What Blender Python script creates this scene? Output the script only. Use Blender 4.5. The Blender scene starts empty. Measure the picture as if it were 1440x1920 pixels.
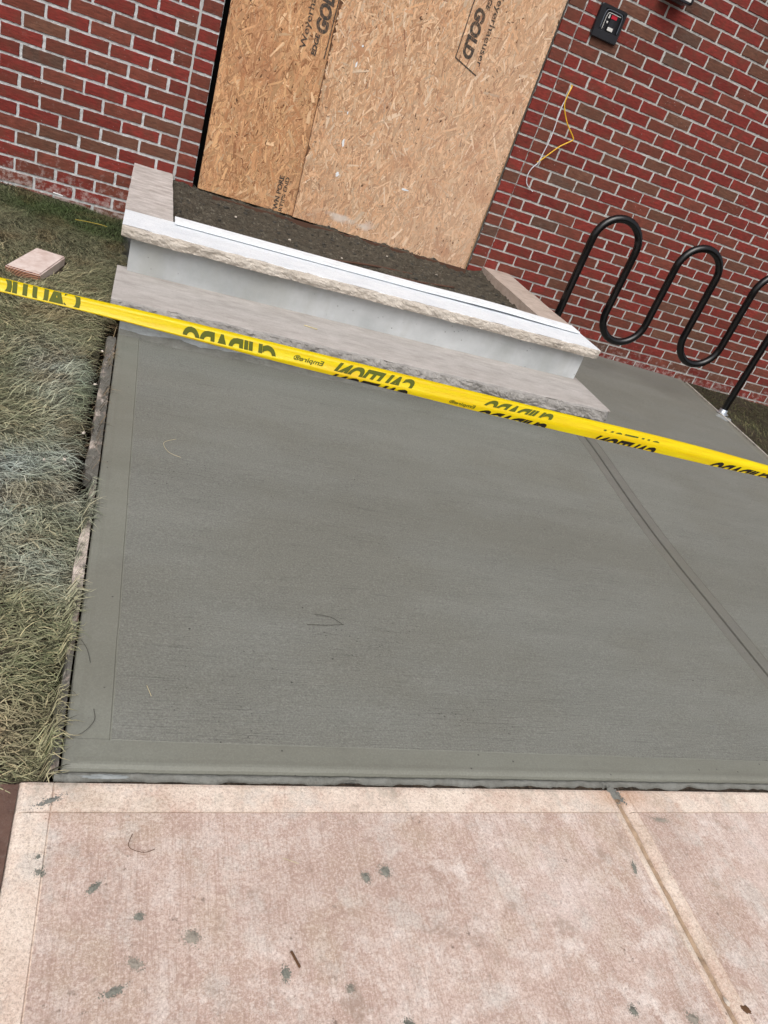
import bpy, bmesh, math, random
import numpy as np
from mathutils import Vector, Matrix, noise

random.seed(7); rng = np.random.default_rng(7)
scene = bpy.context.scene
COL = scene.collection

# ------------------------------------------------------------------ camera
CAM = np.array([-0.15879, -4.57423, 0.04974]); FPX = 1352.039
RIGHT = np.array([0.9202031, -0.2329476, 0.3145816]); DOWN = np.array([0.1319052, -0.5721159, -0.8094964]); FWD = np.array([0.3685474, 0.7863961, -0.4957358])
cam = bpy.data.cameras.new('camera'); camo = bpy.data.objects.new('camera', cam); COL.objects.link(camo)
cam.sensor_fit = 'AUTO'; cam.sensor_width = 36.0; cam.lens = 36.0*FPX/1920.0
cam.clip_start = 0.05; cam.clip_end = 500
camo.matrix_world = Matrix(((RIGHT[0], -DOWN[0], -FWD[0], CAM[0]), (RIGHT[1], -DOWN[1], -FWD[1], CAM[1]),
                            (RIGHT[2], -DOWN[2], -FWD[2], CAM[2]), (0, 0, 0, 1)))
scene.camera = camo

# ------------------------------------------------------------------ light: pale overcast daylight
SUN_EL, SUN_AZ = math.radians(52), math.radians(200)      # azimuth clockwise from +Y: sun behind the camera, a little left
world = bpy.data.worlds.new('World'); scene.world = world; world.use_nodes = True
wn = world.node_tree; wn.nodes.clear()
sky = wn.nodes.new('ShaderNodeTexSky'); sky.sky_type = 'NISHITA'; sky.sun_disc = False
sky.sun_elevation = SUN_EL; sky.sun_rotation = SUN_AZ; sky.air_density = 1.0; sky.dust_density = 6.0; sky.ozone_density = 1.0
hs = wn.nodes.new('ShaderNodeHueSaturation'); hs.inputs['Saturation'].default_value = 0.38
bg = wn.nodes.new('ShaderNodeBackground'); bg.inputs['Strength'].default_value = 0.14
wo = wn.nodes.new('ShaderNodeOutputWorld')
wn.links.new(sky.outputs[0], hs.inputs['Color']); wn.links.new(hs.outputs[0], bg.inputs['Color']); wn.links.new(bg.outputs[0], wo.inputs['Surface'])
sun = bpy.data.lights.new('sun', 'SUN'); sun.energy = 1.3; sun.angle = math.radians(55); sun.color = (1.0, 0.985, 0.96)
suno = bpy.data.objects.new('sun', sun); COL.objects.link(suno)
sd = Vector((math.sin(SUN_AZ)*math.cos(SUN_EL), math.cos(SUN_AZ)*math.cos(SUN_EL), math.sin(SUN_EL)))
suno.rotation_euler = (-sd).to_track_quat('-Z', 'Y').to_euler(); suno.location = sd*20
scene.view_settings.view_transform = 'Standard'; scene.view_settings.look = 'None'
scene.view_settings.gamma = 1.0; scene.view_settings.use_curve_mapping = False
scene.view_settings.exposure = 0.0
scene.render.engine = 'CYCLES'

# ------------------------------------------------------------------ helpers
def G(x, y):                      # the gently sloping ground plane
    z = -1.12 - 0.02*x + 0.0245*y
    if x > 0 and y > -3.5:                       # nearly level along the steps, falling away to the right
        k = math.exp(-(max(0.0, -1.58-y)/.55)**2); t = max(0.0, min(1.0, (x-1.9)/1.2))
        z += .022*x*k*(1-t*t*(3-2*t))
    return z

def s2l(r, g, b):
    f = lambda c: c/12.92 if c <= 0.04045 else ((c+0.055)/1.055)**2.4
    return (f(r/255), f(g/255), f(b/255), 1.0)

def tag(o, label=None, cat=None, group=None, kind=None):
    if label: o['label'] = label
    if cat: o['category'] = cat
    if group: o['group'] = group
    if kind: o['kind'] = kind
    return o

def thing(name, loc, label, cat, group=None):
    o = bpy.data.objects.new(name, None); o.location = loc; o.empty_display_size = 0.05; COL.objects.link(o)
    return tag(o, label, cat, group)

def wloc(o):
    v = Vector((0, 0, 0))
    while o is not None:
        v += o.location; o = o.parent
    return v

def mesh_obj(name, verts, faces, mat, parent=None, kind=None, smooth=False, origin=None, matidx=None):
    """verts in world coordinates; the object sits at its origin (own or its parent's)."""
    base = wloc(parent) if parent is not None else Vector(origin or (0, 0, 0))
    if parent is not None and origin is not None: base_o = Vector(origin)
    else: base_o = base
    me = bpy.data.meshes.new(name)
    me.from_pydata([(v[0]-base_o[0], v[1]-base_o[1], v[2]-base_o[2]) for v in verts], [], faces)
    mats = mat if isinstance(mat, (list, tuple)) else [mat]
    for m in mats: me.materials.append(m)
    if matidx is not None: me.polygons.foreach_set('material_index', matidx)
    if smooth: me.polygons.foreach_set('use_smooth', [True]*len(me.polygons))
    me.update()
    o = bpy.data.objects.new(name, me); COL.objects.link(o)
    if parent is not None: o.parent = parent; o.location = base_o - base
    else: o.location = base_o
    if kind: o['kind'] = kind
    return o

def bm_obj(name, bm, mat, parent=None, kind=None, smooth=False, origin=None):
    vs = [tuple(v.co) for v in bm.verts]; bm.verts.index_update()
    fs = [[v.index for v in f.verts] for f in bm.faces]
    bm.free()
    return mesh_obj(name, vs, fs, mat, parent, kind, smooth, origin)

def box_bm(x0, x1, y0, y1, z0, z1, bevel=0.0, seg=2):
    bm = bmesh.new()
    bmesh.ops.create_cube(bm, size=1.0)
    for v in bm.verts:
        v.co = Vector((x0+(v.co.x+.5)*(x1-x0), y0+(v.co.y+.5)*(y1-y0), z0+(v.co.z+.5)*(z1-z0)))
    if bevel > 0:
        bmesh.ops.bevel(bm, geom=list(bm.edges), offset=bevel, segments=seg, affect='EDGES', profile=0.5)
    return bm

def tube(path, r, n=10, cap=True, radii=None):
    path = [Vector(p) for p in path]; V = []; F = []
    t0 = (path[1]-path[0]).normalized()
    ref = Vector((0, 0, 1)) if abs(t0.z) < .9 else Vector((1, 0, 0))
    u = t0.cross(ref).normalized()
    for i, p in enumerate(path):
        a = path[max(i-1, 0)]; b = path[min(i+1, len(path)-1)]
        t = (b-a).normalized(); u = (u - t*u.dot(t)).normalized(); w = t.cross(u)
        rr = radii[i] if radii else r
        for k in range(n):
            an = 2*math.pi*k/n; V.append(tuple(p + (u*math.cos(an)+w*math.sin(an))*rr))
    for i in range(len(path)-1):
        for k in range(n):
            F.append((i*n+k, i*n+(k+1) % n, (i+1)*n+(k+1) % n, (i+1)*n+k))
    if cap:
        F.append(tuple(range(n-1, -1, -1))); F.append(tuple((len(path)-1)*n+k for k in range(n)))
    return V, F

def smooth_path(pts, n=8):
    P = [Vector(p) for p in pts]; out = []
    for i in range(len(P)-1):
        p0 = P[max(i-1, 0)]; p1 = P[i]; p2 = P[i+1]; p3 = P[min(i+2, len(P)-1)]
        for k in range(n):
            t = k/n
            out.append(0.5*((2*p1)+(p2-p0)*t+(2*p0-5*p1+4*p2-p3)*t*t+(-p0+3*p1-3*p2+p3)*t**3))
    out.append(P[-1]); return out

def fbm(x, y, z, octaves=4, H=1.0, lac=2.0):
    return noise.fractal(Vector((x, y, z)), H, lac, octaves)

# ------------------------------------------------------------------ node helpers
class NT:
    def __init__(s, name):
        s.m = bpy.data.materials.new(name); s.m.use_nodes = True; s.t = s.m.node_tree; s.t.nodes.clear()
        s.out = s.n('ShaderNodeOutputMaterial'); s.b = s.n('ShaderNodeBsdfPrincipled')
        s.l(s.b.outputs[0], s.out.inputs['Surface'])
        s.geo = s.n('ShaderNodeNewGeometry'); s.tc = s.n('ShaderNodeTexCoord')
    def n(s, t): return s.t.nodes.new(t)
    def l(s, a, b): s.t.links.new(a, b)
    def setv(s, sock, v):
        if hasattr(v, 'is_linked') or isinstance(v, bpy.types.NodeSocket): s.l(v, sock)
        else: sock.default_value = v
    def mapping(s, vec, scale=(1, 1, 1), rot=(0, 0, 0), loc=(0, 0, 0)):
        m = s.n('ShaderNodeMapping'); s.l(vec, m.inputs['Vector'])
        m.inputs['Scale'].default_value = scale; m.inputs['Rotation'].default_value = rot; m.inputs['Location'].default_value = loc
        return m.outputs[0]
    def noise(s, vec, scale, detail=4, rough=.55, dist=0.0):
        n = s.n('ShaderNodeTexNoise'); s.l(vec, n.inputs['Vector'])
        n.inputs['Scale'].default_value = scale; n.inputs['Detail'].default_value = detail
        n.inputs['Roughness'].default_value = rough; n.inputs['Distortion'].default_value = dist
        return n.outputs['Fac']
    def voro(s, vec, scale, feature='F1', out='Distance', rand=1.0):
        n = s.n('ShaderNodeTexVoronoi'); s.l(vec, n.inputs['Vector']); n.feature = feature
        n.inputs['Scale'].default_value = scale; n.inputs['Randomness'].default_value = rand
        return n.outputs[out]
    def ramp(s, fac, stops):
        r = s.n('ShaderNodeValToRGB'); s.l(fac, r.inputs['Fac']); e = r.color_ramp.elements
        while len(e) < len(stops): e.new(0.5)
        for i, (p, c) in enumerate(stops):
            e[i].position = p; e[i].color = c if isinstance(c, tuple) else (c, c, c, 1)
        return r.outputs['Color']
    def mix(s, fac, a, b, mode='MIX'):
        m = s.n('ShaderNodeMix'); m.data_type = 'RGBA'; m.blend_type = mode
        s.setv(m.inputs[0], fac); s.setv(m.inputs[6], a); s.setv(m.inputs[7], b)
        return m.outputs[2]
    def math(s, op, a, b=0.0, c=0.0, clamp=False):
        m = s.n('ShaderNodeMath'); m.operation = op; m.use_clamp = clamp
        s.setv(m.inputs[0], a); s.setv(m.inputs[1], b); s.setv(m.inputs[2], c)
        return m.outputs[0]
    def xyz(s, vec):
        x = s.n('ShaderNodeSeparateXYZ'); s.l(vec, x.inputs[0]); return x.outputs
    def bump(s, h, strength, dist=0.01):
        b = s.n('ShaderNodeBump'); b.inputs['Strength'].default_value = strength; b.inputs['Distance'].default_value = dist
        s.l(h, b.inputs['Height']); s.l(b.outputs[0], s.b.inputs['Normal'])
    def base(s, c): s.setv(s.b.inputs['Base Color'], c)
    def rough(s, v): s.setv(s.b.inputs['Roughness'], v)
    def spec(s, v): s.b.inputs['Specular IOR Level'].default_value = v

def simple(name, col, rough=.6, spec=.5, metal=0.0):
    t = NT(name); t.base(col); t.rough(rough); t.spec(spec); t.b.inputs['Metallic'].default_value = metal
    return t.m

# ------------------------------------------------------------------ materials
def mat_brick(name, from_attr=False):
    t = NT(name); P = t.geo.outputs['Position']
    if from_attr:
        a = t.n('ShaderNodeAttribute'); a.attribute_name = 'Col'; c = a.outputs['Color']
    else:
        a = t.n('ShaderNodeObjectInfo'); c = a.outputs['Color']
    # drag marks and burnt patches of the brick face
    streak = t.noise(t.mapping(P, (14, 1, 60), (0, .12, 0)), 1.6, 5, .65)
    blot = t.noise(P, 9, 4, .6)
    c = t.mix(t.ramp(streak, [(.35, 0.0), (.62, 1.0)]), t.mix(.48, c, (.026, .011, .009, 1)), c)
    c = t.mix(t.math('MULTIPLY', t.ramp(blot, [(.46, 0.0), (.60, 1.0)]), .55), c, s2l(98, 58, 46))
    # lime bloom and mortar smears, strongest near the ground
    z = t.xyz(P)[2]
    low = t.math('SUBTRACT', -.86, t.math('ADD', z, t.math('MULTIPLY', t.xyz(P)[0], .035)))
    low = t.math('MULTIPLY', low, 4.0, clamp=True)
    sm = t.noise(P, 26, 6, .72)
    smear = t.math('MULTIPLY', t.ramp(t.math('ADD', sm, t.math('MULTIPLY', low, .16)), [(.60, 0.0), (.72, 1.0)]), t.math('ADD', .14, t.math('MULTIPLY', low, .46)))
    c = t.mix(smear, c, s2l(188, 176, 172))
    spk = t.voro(P, 48, 'F1', 'Distance')
    spg = t.noise(P, 5, 2, .5)
    c = t.mix(t.math('MULTIPLY', t.ramp(spk, [(.06, 1.0), (.12, 0.0)]), t.ramp(spg, [(.56, 0.0), (.66, .75)])), c, s2l(200, 190, 186))
    t.base(c); t.rough(.82); t.spec(.25)
    t.bump(t.math('ADD', streak, t.math('MULTIPLY', t.noise(P, 140, 4, .7), .6)), .55, .004)
    return t.m
M_BRICK = mat_brick('brick_face'); M_BRICKS = mat_brick('brick_face_joined', True)

def mat_mortar():
    t = NT('mortar'); P = t.geo.outputs['Position']
    n1 = t.noise(P, 60, 5, .7); n2 = t.noise(P, 4, 3, .6)
    c = t.mix(t.ramp(n2, [(.35, 0.0), (.7, 1.0)]), t.mix(t.math('MULTIPLY', t.math('ADD', t.xyz(P)[0], .3), .5, clamp=True), s2l(188, 190, 191), s2l(178, 178, 175)), t.mix(t.math('MULTIPLY', t.math('ADD', t.xyz(P)[0], .3), .5, clamp=True), s2l(200, 202, 204), s2l(190, 190, 187)))
    c = t.mix(t.math('MULTIPLY', t.ramp(n1, [(.55, 0.0), (.8, 1.0)]), .35), c, s2l(120, 112, 106))
    t.base(c); t.rough(.92); t.spec(.2); t.bump(n1, .8, .006); return t.m
M_MORTAR = mat_mortar()

def mat_fresh(name, broom, tool=False):
    t = NT(name); P = t.geo.outputs['Position']
    big = t.noise(t.mapping(P, (.8, 1.6, 1)), 1.5, 4, .6); mid = t.noise(t.mapping(P, (.7, 5, 1), (0, 0, .05)), 1.6, 5, .62)
    a, b = (s2l(117, 118, 111), s2l(126, 127, 120)) if broom else ((s2l(117, 118, 108), s2l(127, 128, 119)) if not tool else (s2l(107, 106, 100), s2l(116, 115, 109)))
    c = t.mix(t.ramp(mid, [(.3, 0.0), (.7, 1.0)]), a, b)
    c = t.mix(t.math('MULTIPLY', t.ramp(big, [(.44, 0.0), (.60, 1.0)]), .55), c, s2l(113, 112, 102))
    grain = t.noise(P, 210, 4, .85)
    c = t.mix(t.math('MULTIPLY', t.ramp(grain, [(.38, 1.0), (.5, 0.0)]), .42 if broom else .16), c, s2l(80, 80, 77))
    c = t.mix(t.math('MULTIPLY', t.ramp(grain, [(.52, 0.0), (.64, 1.0)]), .40 if broom else .16), c, s2l(156, 157, 152))
    pg = t.noise(t.mapping(P, (1, 2.0, 1)), 2.4, 4, .65)
    if broom:
        br = t.noise(t.mapping(P, (3.5, 190, 1), (0, 0, .045)), 1.6, 5, .75)
        br2 = t.noise(t.mapping(P, (14, 520, 1), (0, 0, .03)), 1.0, 3, .75)
        patch = t.ramp(pg, [(.40, .25), (.60, 1.0)])
        pit = t.voro(P, 60, 'F1', 'Distance'); pits = t.math('MULTIPLY', t.ramp(pit, [(.09, 1.0), (.15, 0.0)]), t.ramp(pg, [(.52, 0.0), (.64, 1.0)]))
        pit2 = t.voro(P, 13, 'F1', 'Distance'); pits2 = t.math('MULTIPLY', t.ramp(pit2, [(.028, 1.0), (.042, 0.0)]), t.ramp(big, [(.40, 0.0), (.50, 1.0)]))
        pits = t.math('MAXIMUM', pits, pits2)
        c = t.mix(t.math('MULTIPLY', t.math('MULTIPLY', t.ramp(br, [(.32, 1.0), (.46, 0.0)]), patch), .7), c, s2l(74, 74, 71))
        c = t.mix(t.math('MULTIPLY', t.math('MULTIPLY', t.ramp(br2, [(.58, 0.0), (.75, 1.0)]), patch), .25), c, s2l(146, 147, 144))
        fleck = t.noise(t.mapping(P, (120, 300, 1)), 1.0, 2, .5)
        fl = t.math('MULTIPLY', t.ramp(fleck, [(.64, 0.0), (.72, 1.0)]), t.ramp(pg, [(.42, .1), (.6, 1.0)]))
        c = t.mix(t.math('MULTIPLY', fl, .65), c, s2l(66, 65, 62))
        c = t.mix(t.math('MULTIPLY', pits, .8), c, s2l(58, 57, 54))
        h = t.math('SUBTRACT', t.math('ADD', br, t.math('MULTIPLY', br2, .6)), t.math('ADD', pits, t.math('MULTIPLY', fl, .5)))
        t.bump(h, .6, .003); t.rough(.66)
    else:
        sw = t.noise(t.mapping(P, (4, 18, 1)), 3.0, 5, .65)
        pit = t.voro(P, 24, 'F1', 'Distance')
        pits = t.math('MULTIPLY', t.ramp(pit, [(.045, 1.0), (.075, 0.0)]), .85)
        c = t.mix(pits, c, s2l(66, 65, 61))
        sm2 = t.noise(P, 8, 5, .7)
        c = t.mix(t.math('MULTIPLY', t.ramp(sm2, [(.56, 0.0), (.72, 1.0)]), .3), c, s2l(98, 97, 91))
        t.bump(t.math('SUBTRACT', t.math('ADD', sw, t.math('MULTIPLY', grain, .4)), pits), .16, .003); t.rough(.55)
    t.base(c); t.spec(.4); return t.m
M_BROOM = mat_fresh('fresh_concrete_broomed', True); M_TROWEL = mat_fresh('fresh_concrete_trowelled', False); M_TOOL = mat_fresh('fresh_concrete_tooled_joint', False, True)

def mat_pink(name, edge):
    t = NT(name); P = t.geo.outputs['Position']
    big = t.noise(P, 5, 6, .68); mid = t.noise(P, 17, 7, .78); sp = t.noise(P, 190, 4, .85); fine = t.noise(P, 420, 2, .8)
    lines = t.noise(t.mapping(P, (230, 7, 1), (0, 0, .02)), 1.0, 4, .7)
    if edge:
        c = t.mix(t.ramp(big, [(.36, 0.0), (.6, 1.0)]), s2l(212, 190, 174), s2l(232, 218, 204))
        c = t.mix(t.math('MULTIPLY', t.ramp(mid, [(.48, 0.0), (.62, 1.0)]), .7), c, s2l(236, 222, 208))
        c = t.mix(t.math('MULTIPLY', t.ramp(mid, [(.36, 1.0), (.47, 0.0)]), .7), c, s2l(196, 164, 148))
        lk = .06
    else:
        c = t.mix(t.ramp(big, [(.38, 0.0), (.62, 1.0)]), s2l(185, 160, 148), s2l(206, 184, 173))
        c = t.mix(t.math('MULTIPLY', t.ramp(mid, [(.48, 0.0), (.62, 1.0)]), .85), c, s2l(228, 217, 210))
        c = t.mix(t.math('MULTIPLY', t.ramp(mid, [(.34, 1.0), (.47, 0.0)]), .5), c, s2l(180, 152, 140))
        lk = .55
    wea = t.noise(t.mapping(P, (1, 1, 1), (0, 0, .4), (1.7, 4, 0)), 2.6, 5, .62)
    c = t.mix(t.math('MULTIPLY', t.ramp(wea, [(.34, 1.0), (.50, 0.0)]), .55), c, s2l(178, 154, 142) if not edge else s2l(204, 178, 162))
    c = t.mix(t.math('MULTIPLY', t.ramp(wea, [(.54, 0.0), (.68, 1.0)]), .5), c, s2l(222, 206, 200) if not edge else s2l(236, 222, 210))
    tan = t.noise(t.mapping(P, (1, 1, 1), (0, 0, 0), (3, 7, 0)), 7, 5, .66)
    c = t.mix(t.math('MULTIPLY', t.ramp(tan, [(.52, 0.0), (.66, 1.0)]), .4), c, s2l(180, 160, 138))
    gry = t.noise(t.mapping(P, (1, 1, 1), (0, 0, 0), (8, 1, 0)), 9, 5, .7)
    c = t.mix(t.math('MULTIPLY', t.ramp(gry, [(.54, 0.0), (.66, 1.0)]), .55), c, s2l(198, 192, 185))
    c = t.mix(t.math('MULTIPLY', t.ramp(sp, [(.37, 1.0), (.49, 0.0)]), .48), c, s2l(142, 118, 107))
    c = t.mix(t.math('MULTIPLY', t.ramp(sp, [(.51, 0.0), (.62, 1.0)]), .42), c, s2l(240, 228, 218))
    c = t.mix(t.math('MULTIPLY', t.ramp(fine, [(.36, 1.0), (.48, 0.0)]), .35), c, s2l(132, 108, 96))
    c = t.mix(t.math('MULTIPLY', t.ramp(lines, [(.38, 1.0), (.47, 0.0)]), lk*.5), c, s2l(150, 120, 104))
    dark = t.noise(P, 60, 4, .7); dg = t.noise(P, 7, 4, .65)
    c = t.mix(t.math('MULTIPLY', t.ramp(dark, [(.62, 0.0), (.70, 1.0)]), t.ramp(dg, [(.47, 0.0), (.58, .75)])), c, s2l(108, 94, 84))
    smu = t.noise(t.mapping(P, (1, 1, 1), (0, 0, 0), (2, 9, 0)), 15, 5, .62)
    c = t.mix(t.math('MULTIPLY', t.ramp(smu, [(.60, 0.0), (.70, 1.0)]), .45), c, s2l(146, 128, 114))
    # rust-brown wash where the spill drains into the joint
    px, py, pz = t.xyz(P)
    ex = t.math('DIVIDE', t.math('SUBTRACT', px, 1.14), .11); ey = t.math('DIVIDE', t.math('ADD', py, 3.70), .035)
    er = t.math('ADD', t.math('SQRT', t.math('ADD', t.math('MULTIPLY', ex, ex), t.math('MULTIPLY', ey, ey))), t.math('MULTIPLY', mid, .9))
    c = t.mix(t.math('MULTIPLY', t.ramp(t.math('MULTIPLY', er, .5), [(.35, 1.0), (.72, 0.0)]), .42), c, s2l(176, 132, 96))
    # splashed cement along the fresh slab, wandering edge
    y = t.xyz(P)[1]
    spl = t.noise(t.mapping(P, (1, .6, 1)), 9, 6, .7)
    near = t.math('MULTIPLY', t.math('ADD', y, 3.735), 14.0, clamp=True)
    c = t.mix(t.math('MULTIPLY', near, t.ramp(spl, [(.52, 0.0), (.64, .8)])), c, s2l(146, 142, 131))
    t.base(c); t.rough(.88); t.spec(.25)
    t.bump(t.math('ADD', t.math('ADD', t.math('MULTIPLY', lines, lk*1.6), t.math('MULTIPLY', sp, .5)), t.math('MULTIPLY', fine, .4)), .5, .003)
    return t.m
M_PINK = mat_pink('pink_concrete', False); M_PINKE = mat_pink('pink_concrete_edge', True)

def mat_stone(name, c0, c1, c2, scale=1.0, bump=.5, streak=True):
    t = NT(name); P = t.geo.outputs['Position']
    a = t.noise(t.mapping(P, (2.2, 6, 6) if streak else (1, 1, 1), (0, 0, .05)), 3*scale, 6, .7)
    b = t.noise(P, 7*scale, 5, .65); f = t.noise(P, 120, 4, .75)
    c = t.mix(t.ramp(a, [(.32, 0.0), (.68, 1.0)]), c0, c1)
    c = t.mix(t.math('MULTIPLY', t.ramp(b, [(.5, 0.0), (.7, 1.0)]), .55), c, c2)
    c = t.mix(t.math('MULTIPLY', t.ramp(f, [(.32, 1.0), (.48, 0.0)]), .3), c, s2l(120, 112, 104))
    t.base(c); t.rough(.8); t.spec(.3); t.bump(t.math('ADD', f, b), bump, .005); return t.m
M_TREAD_UP = mat_stone('white_limestone', s2l(216, 221, 226), s2l(230, 234, 238), s2l(206, 212, 219), 1.0, .25)
M_TREAD_LO = mat_stone('grey_limestone', s2l(160, 154, 149), s2l(190, 185, 181), s2l(174, 169, 165), 1.2, .35)
M_ROCK = mat_stone('rock_faced_limestone', s2l(182, 172, 160), s2l(208, 200, 190), s2l(168, 160, 150), 3.0, .8, False)
M_ROCK_LO = mat_stone('rock_faced_grey_limestone', s2l(134, 131, 128), s2l(172, 168, 164), s2l(148, 145, 142), 3.0, .8, False)
M_CHEEK = mat_stone('weathered_limestone', s2l(160, 152, 147), s2l(212, 206, 202), s2l(146, 138, 129), 1.4, .5)
M_CHEEK2 = mat_stone('warm_limestone', s2l(172, 156, 144), s2l(194, 180, 170), s2l(150, 136, 124), 1.6, .5)

def mat_riser():
    t = NT('cast_concrete'); P = t.geo.outputs['Position']
    a = t.noise(P, 3, 5, .6); v = t.noise(t.mapping(P, (1, 1, .35)), 4.5, 5, .62); f = t.noise(P, 90, 3, .7)
    c = t.mix(t.ramp(a, [(.3, 0.0), (.7, 1.0)]), s2l(158, 162, 163), s2l(200, 203, 205))
    c = t.mix(t.math('MULTIPLY', t.ramp(v, [(.48, 0.0), (.66, 1.0)]), .55), c, s2l(162, 163, 158))
    hole = t.voro(P, 30, 'F1', 'Distance'); hg = t.noise(P, 6, 2, .5)
    ho = t.math('MULTIPLY', t.ramp(hole, [(.07, 1.0), (.11, 0.0)]), t.ramp(hg, [(.45, 0.0), (.55, 1.0)]))
    c = t.mix(t.math('MULTIPLY', ho, .75), c, s2l(96, 96, 96))
    t.base(c); t.rough(.8); t.spec(.3); t.bump(t.math('SUBTRACT', t.math('MULTIPLY', f, .3), ho), .5, .003); return t.m
M_RISER = mat_riser()
M_BASE = mat_stone('mortar_smeared_base', s2l(138, 141, 142), s2l(176, 181, 184), s2l(118, 119, 117), 1.4, .4)

def mat_soil(name, a, b, d):
    t = NT(name); P = t.geo.outputs['Position']
    n = t.noise(P, 22, 6, .7); g = t.voro(P, 90, 'F1', 'Color'); gd = t.voro(P, 90, 'F1', 'Distance')
    c = t.mix(t.ramp(n, [(.3, 0.0), (.7, 1.0)]), a, b)
    c = t.mix(t.math('MULTIPLY', t.ramp(t.xyz(g)[0], [(.90, 0.0), (.95, 1.0)]), .4), c, d)
    t.base(c); t.rough(.95); t.spec(.2); t.bump(t.math('SUBTRACT', n, gd), .9, .01); return t.m
M_SOIL = mat_soil('grey_gravelly_soil', s2l(56, 52, 45), s2l(92, 86, 75), s2l(128, 122, 110))
M_EARTH = mat_soil('dark_earth', s2l(46, 40, 34), s2l(72, 62, 52), s2l(96, 86, 74))

def mat_attr(name, rough=.75, spec=.3, attr='Col', bump=0):
    t = NT(name); a = t.n('ShaderNodeAttribute'); a.attribute_name = attr
    c = a.outputs['Color']; P = t.geo.outputs['Position']
    t.base(c); t.rough(rough); t.spec(spec)
    if bump: t.bump(t.noise(P, 300, 3, .7), bump, .002)
    return t.m
M_GRASS = mat_attr('grass_blades', .7, .25)
def mat_osb():
    t = NT('osb_strands'); a = t.n('ShaderNodeAttribute'); a.attribute_name = 'Col'; c = a.outputs['Color']; P = t.geo.outputs['Position']
    g = t.noise(t.mapping(P, (260, 20, 45)), 1.0, 3, .7)
    c = t.mix(t.math('MULTIPLY', t.ramp(g, [(.35, 1.0), (.55, 0.0)]), .2), c, s2l(128, 88, 60))
    # weathering: pale dusty bloom over the lower right of the big sheet, warmer where sheltered
    x, y, z = t.xyz(P)
    d = t.math('ADD', t.math('MULTIPLY', t.math('SUBTRACT', x, 1.15), .8), t.math('MULTIPLY', t.math('SUBTRACT', -.25, z), .42))
    n = t.noise(P, 4, 4, .6)
    w = t.math('MULTIPLY', t.math('ADD', d, t.math('MULTIPLY', n, .7)), .62, clamp=True)
    c = t.mix(t.math('MULTIPLY', w, .55), c, s2l(212, 184, 162))
    red = t.noise(t.mapping(P, (1, 1, 1), (0, 0, 0), (5, 2, 8)), 3.5, 3, .6)
    c = t.mix(t.math('MULTIPLY', t.ramp(red, [(.56, 0.0), (.72, 1.0)]), .4), c, s2l(158, 100, 72))
    # whitish plaster smudges low on the wide sheet
    pp = t.noise(t.mapping(P, (1, 1, 2.2)), 13, 5, .65); k = None
    for (cx, cz, ax, az) in ((.99, -.765, .10, .026), (1.155, -.775, .045, .036)):
        dx = t.math('DIVIDE', t.math('SUBTRACT', x, cx), ax); dz = t.math('DIVIDE', t.math('SUBTRACT', z, cz), az)
        r = t.math('SQRT', t.math('ADD', t.math('MULTIPLY', dx, dx), t.math('MULTIPLY', dz, dz)))
        m = t.ramp(t.math('ADD', t.math('MULTIPLY', r, .35), t.math('MULTIPLY', pp, .75)), [(.50, 1.0), (.74, 0.0)])
        k = m if k is None else t.math('MAXIMUM', k, m)
    c = t.mix(t.math('MULTIPLY', k, .72), c, s2l(212, 204, 196))
    t.base(c); t.rough(.72); t.spec(.25); t.bump(g, .35, .002); return t.m
M_OSB = mat_osb()
def mat_ink():
    t = NT('stamp_ink'); P = t.geo.outputs['Position']
    n = t.noise(t.mapping(P, (1, 1, .4)), 150, 4, .7)
    t.base(t.mix(t.math('MULTIPLY', t.ramp(n, [(.50, 0.0), (.68, 1.0)]), .75), s2l(66, 62, 58), s2l(176, 134, 100))); t.rough(.8); t.spec(.2); return t.m
M_INK = mat_ink()
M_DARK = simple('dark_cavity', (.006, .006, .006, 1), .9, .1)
M_STAPLE = simple('dark_staple', s2l(70, 56, 46), .5, .4)
M_WHITEP = simple('white_paint', s2l(226, 228, 230), .5, .4)

def mat_wood(name, a, b, d, sc=(60, 60, 3)):
    t = NT(name); P = t.geo.outputs['Position']
    g = t.noise(t.mapping(P, sc), 1.0, 5, .65); n = t.noise(P, 14, 5, .65)
    c = t.mix(t.ramp(g, [(.35, 0.0), (.65, 1.0)]), a, b)
    c = t.mix(t.math('MULTIPLY', t.ramp(n, [(.5, 0.0), (.64, 1.0)]), .7), c, d)
    t.base(c); t.rough(.85); t.spec(.2); t.bump(g, .5, .003); return t.m
M_PLANK = mat_wood('white_plank', s2l(224, 229, 233), s2l(236, 240, 243), s2l(214, 217, 221), (3, 90, 90))
def mat_form():
    t = NT('cement_smeared_board'); P = t.geo.outputs['Position']
    g = t.noise(t.mapping(P, (120, 6, 120)), 1.0, 5, .7); n = t.noise(t.mapping(P, (1, .6, 1)), 7, 6, .72)
    c = t.mix(t.ramp(g, [(.35, 0.0), (.62, 1.0)]), s2l(150, 124, 110), s2l(216, 204, 194))
    c = t.mix(t.ramp(n, [(.40, 1.0), (.47, 0.0)]) if False else t.ramp(n, [(.52, 1.0), (.60, 0.0)]), c, s2l(110, 108, 102))
    yy = t.xyz(P)[1]; bare = t.math('MULTIPLY', t.math('SUBTRACT', .16, t.math('ABSOLUTE', t.math('ADD', yy, 2.98))), 14.0, clamp=True)
    c = t.mix(t.math('MULTIPLY', bare, t.ramp(t.noise(P, 26, 5, .7), [(.40, 0.0), (.52, 1.0)])), c, s2l(216, 202, 192))
    f = t.noise(P, 160, 4, .75)
    c = t.mix(t.math('MULTIPLY', t.ramp(f, [(.36, 1.0), (.5, 0.0)]), .5), c, s2l(72, 64, 58))
    t.base(c); t.rough(.9); t.spec(.2); t.bump(t.math('ADD', g, n), .7, .006); return t.m
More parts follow.
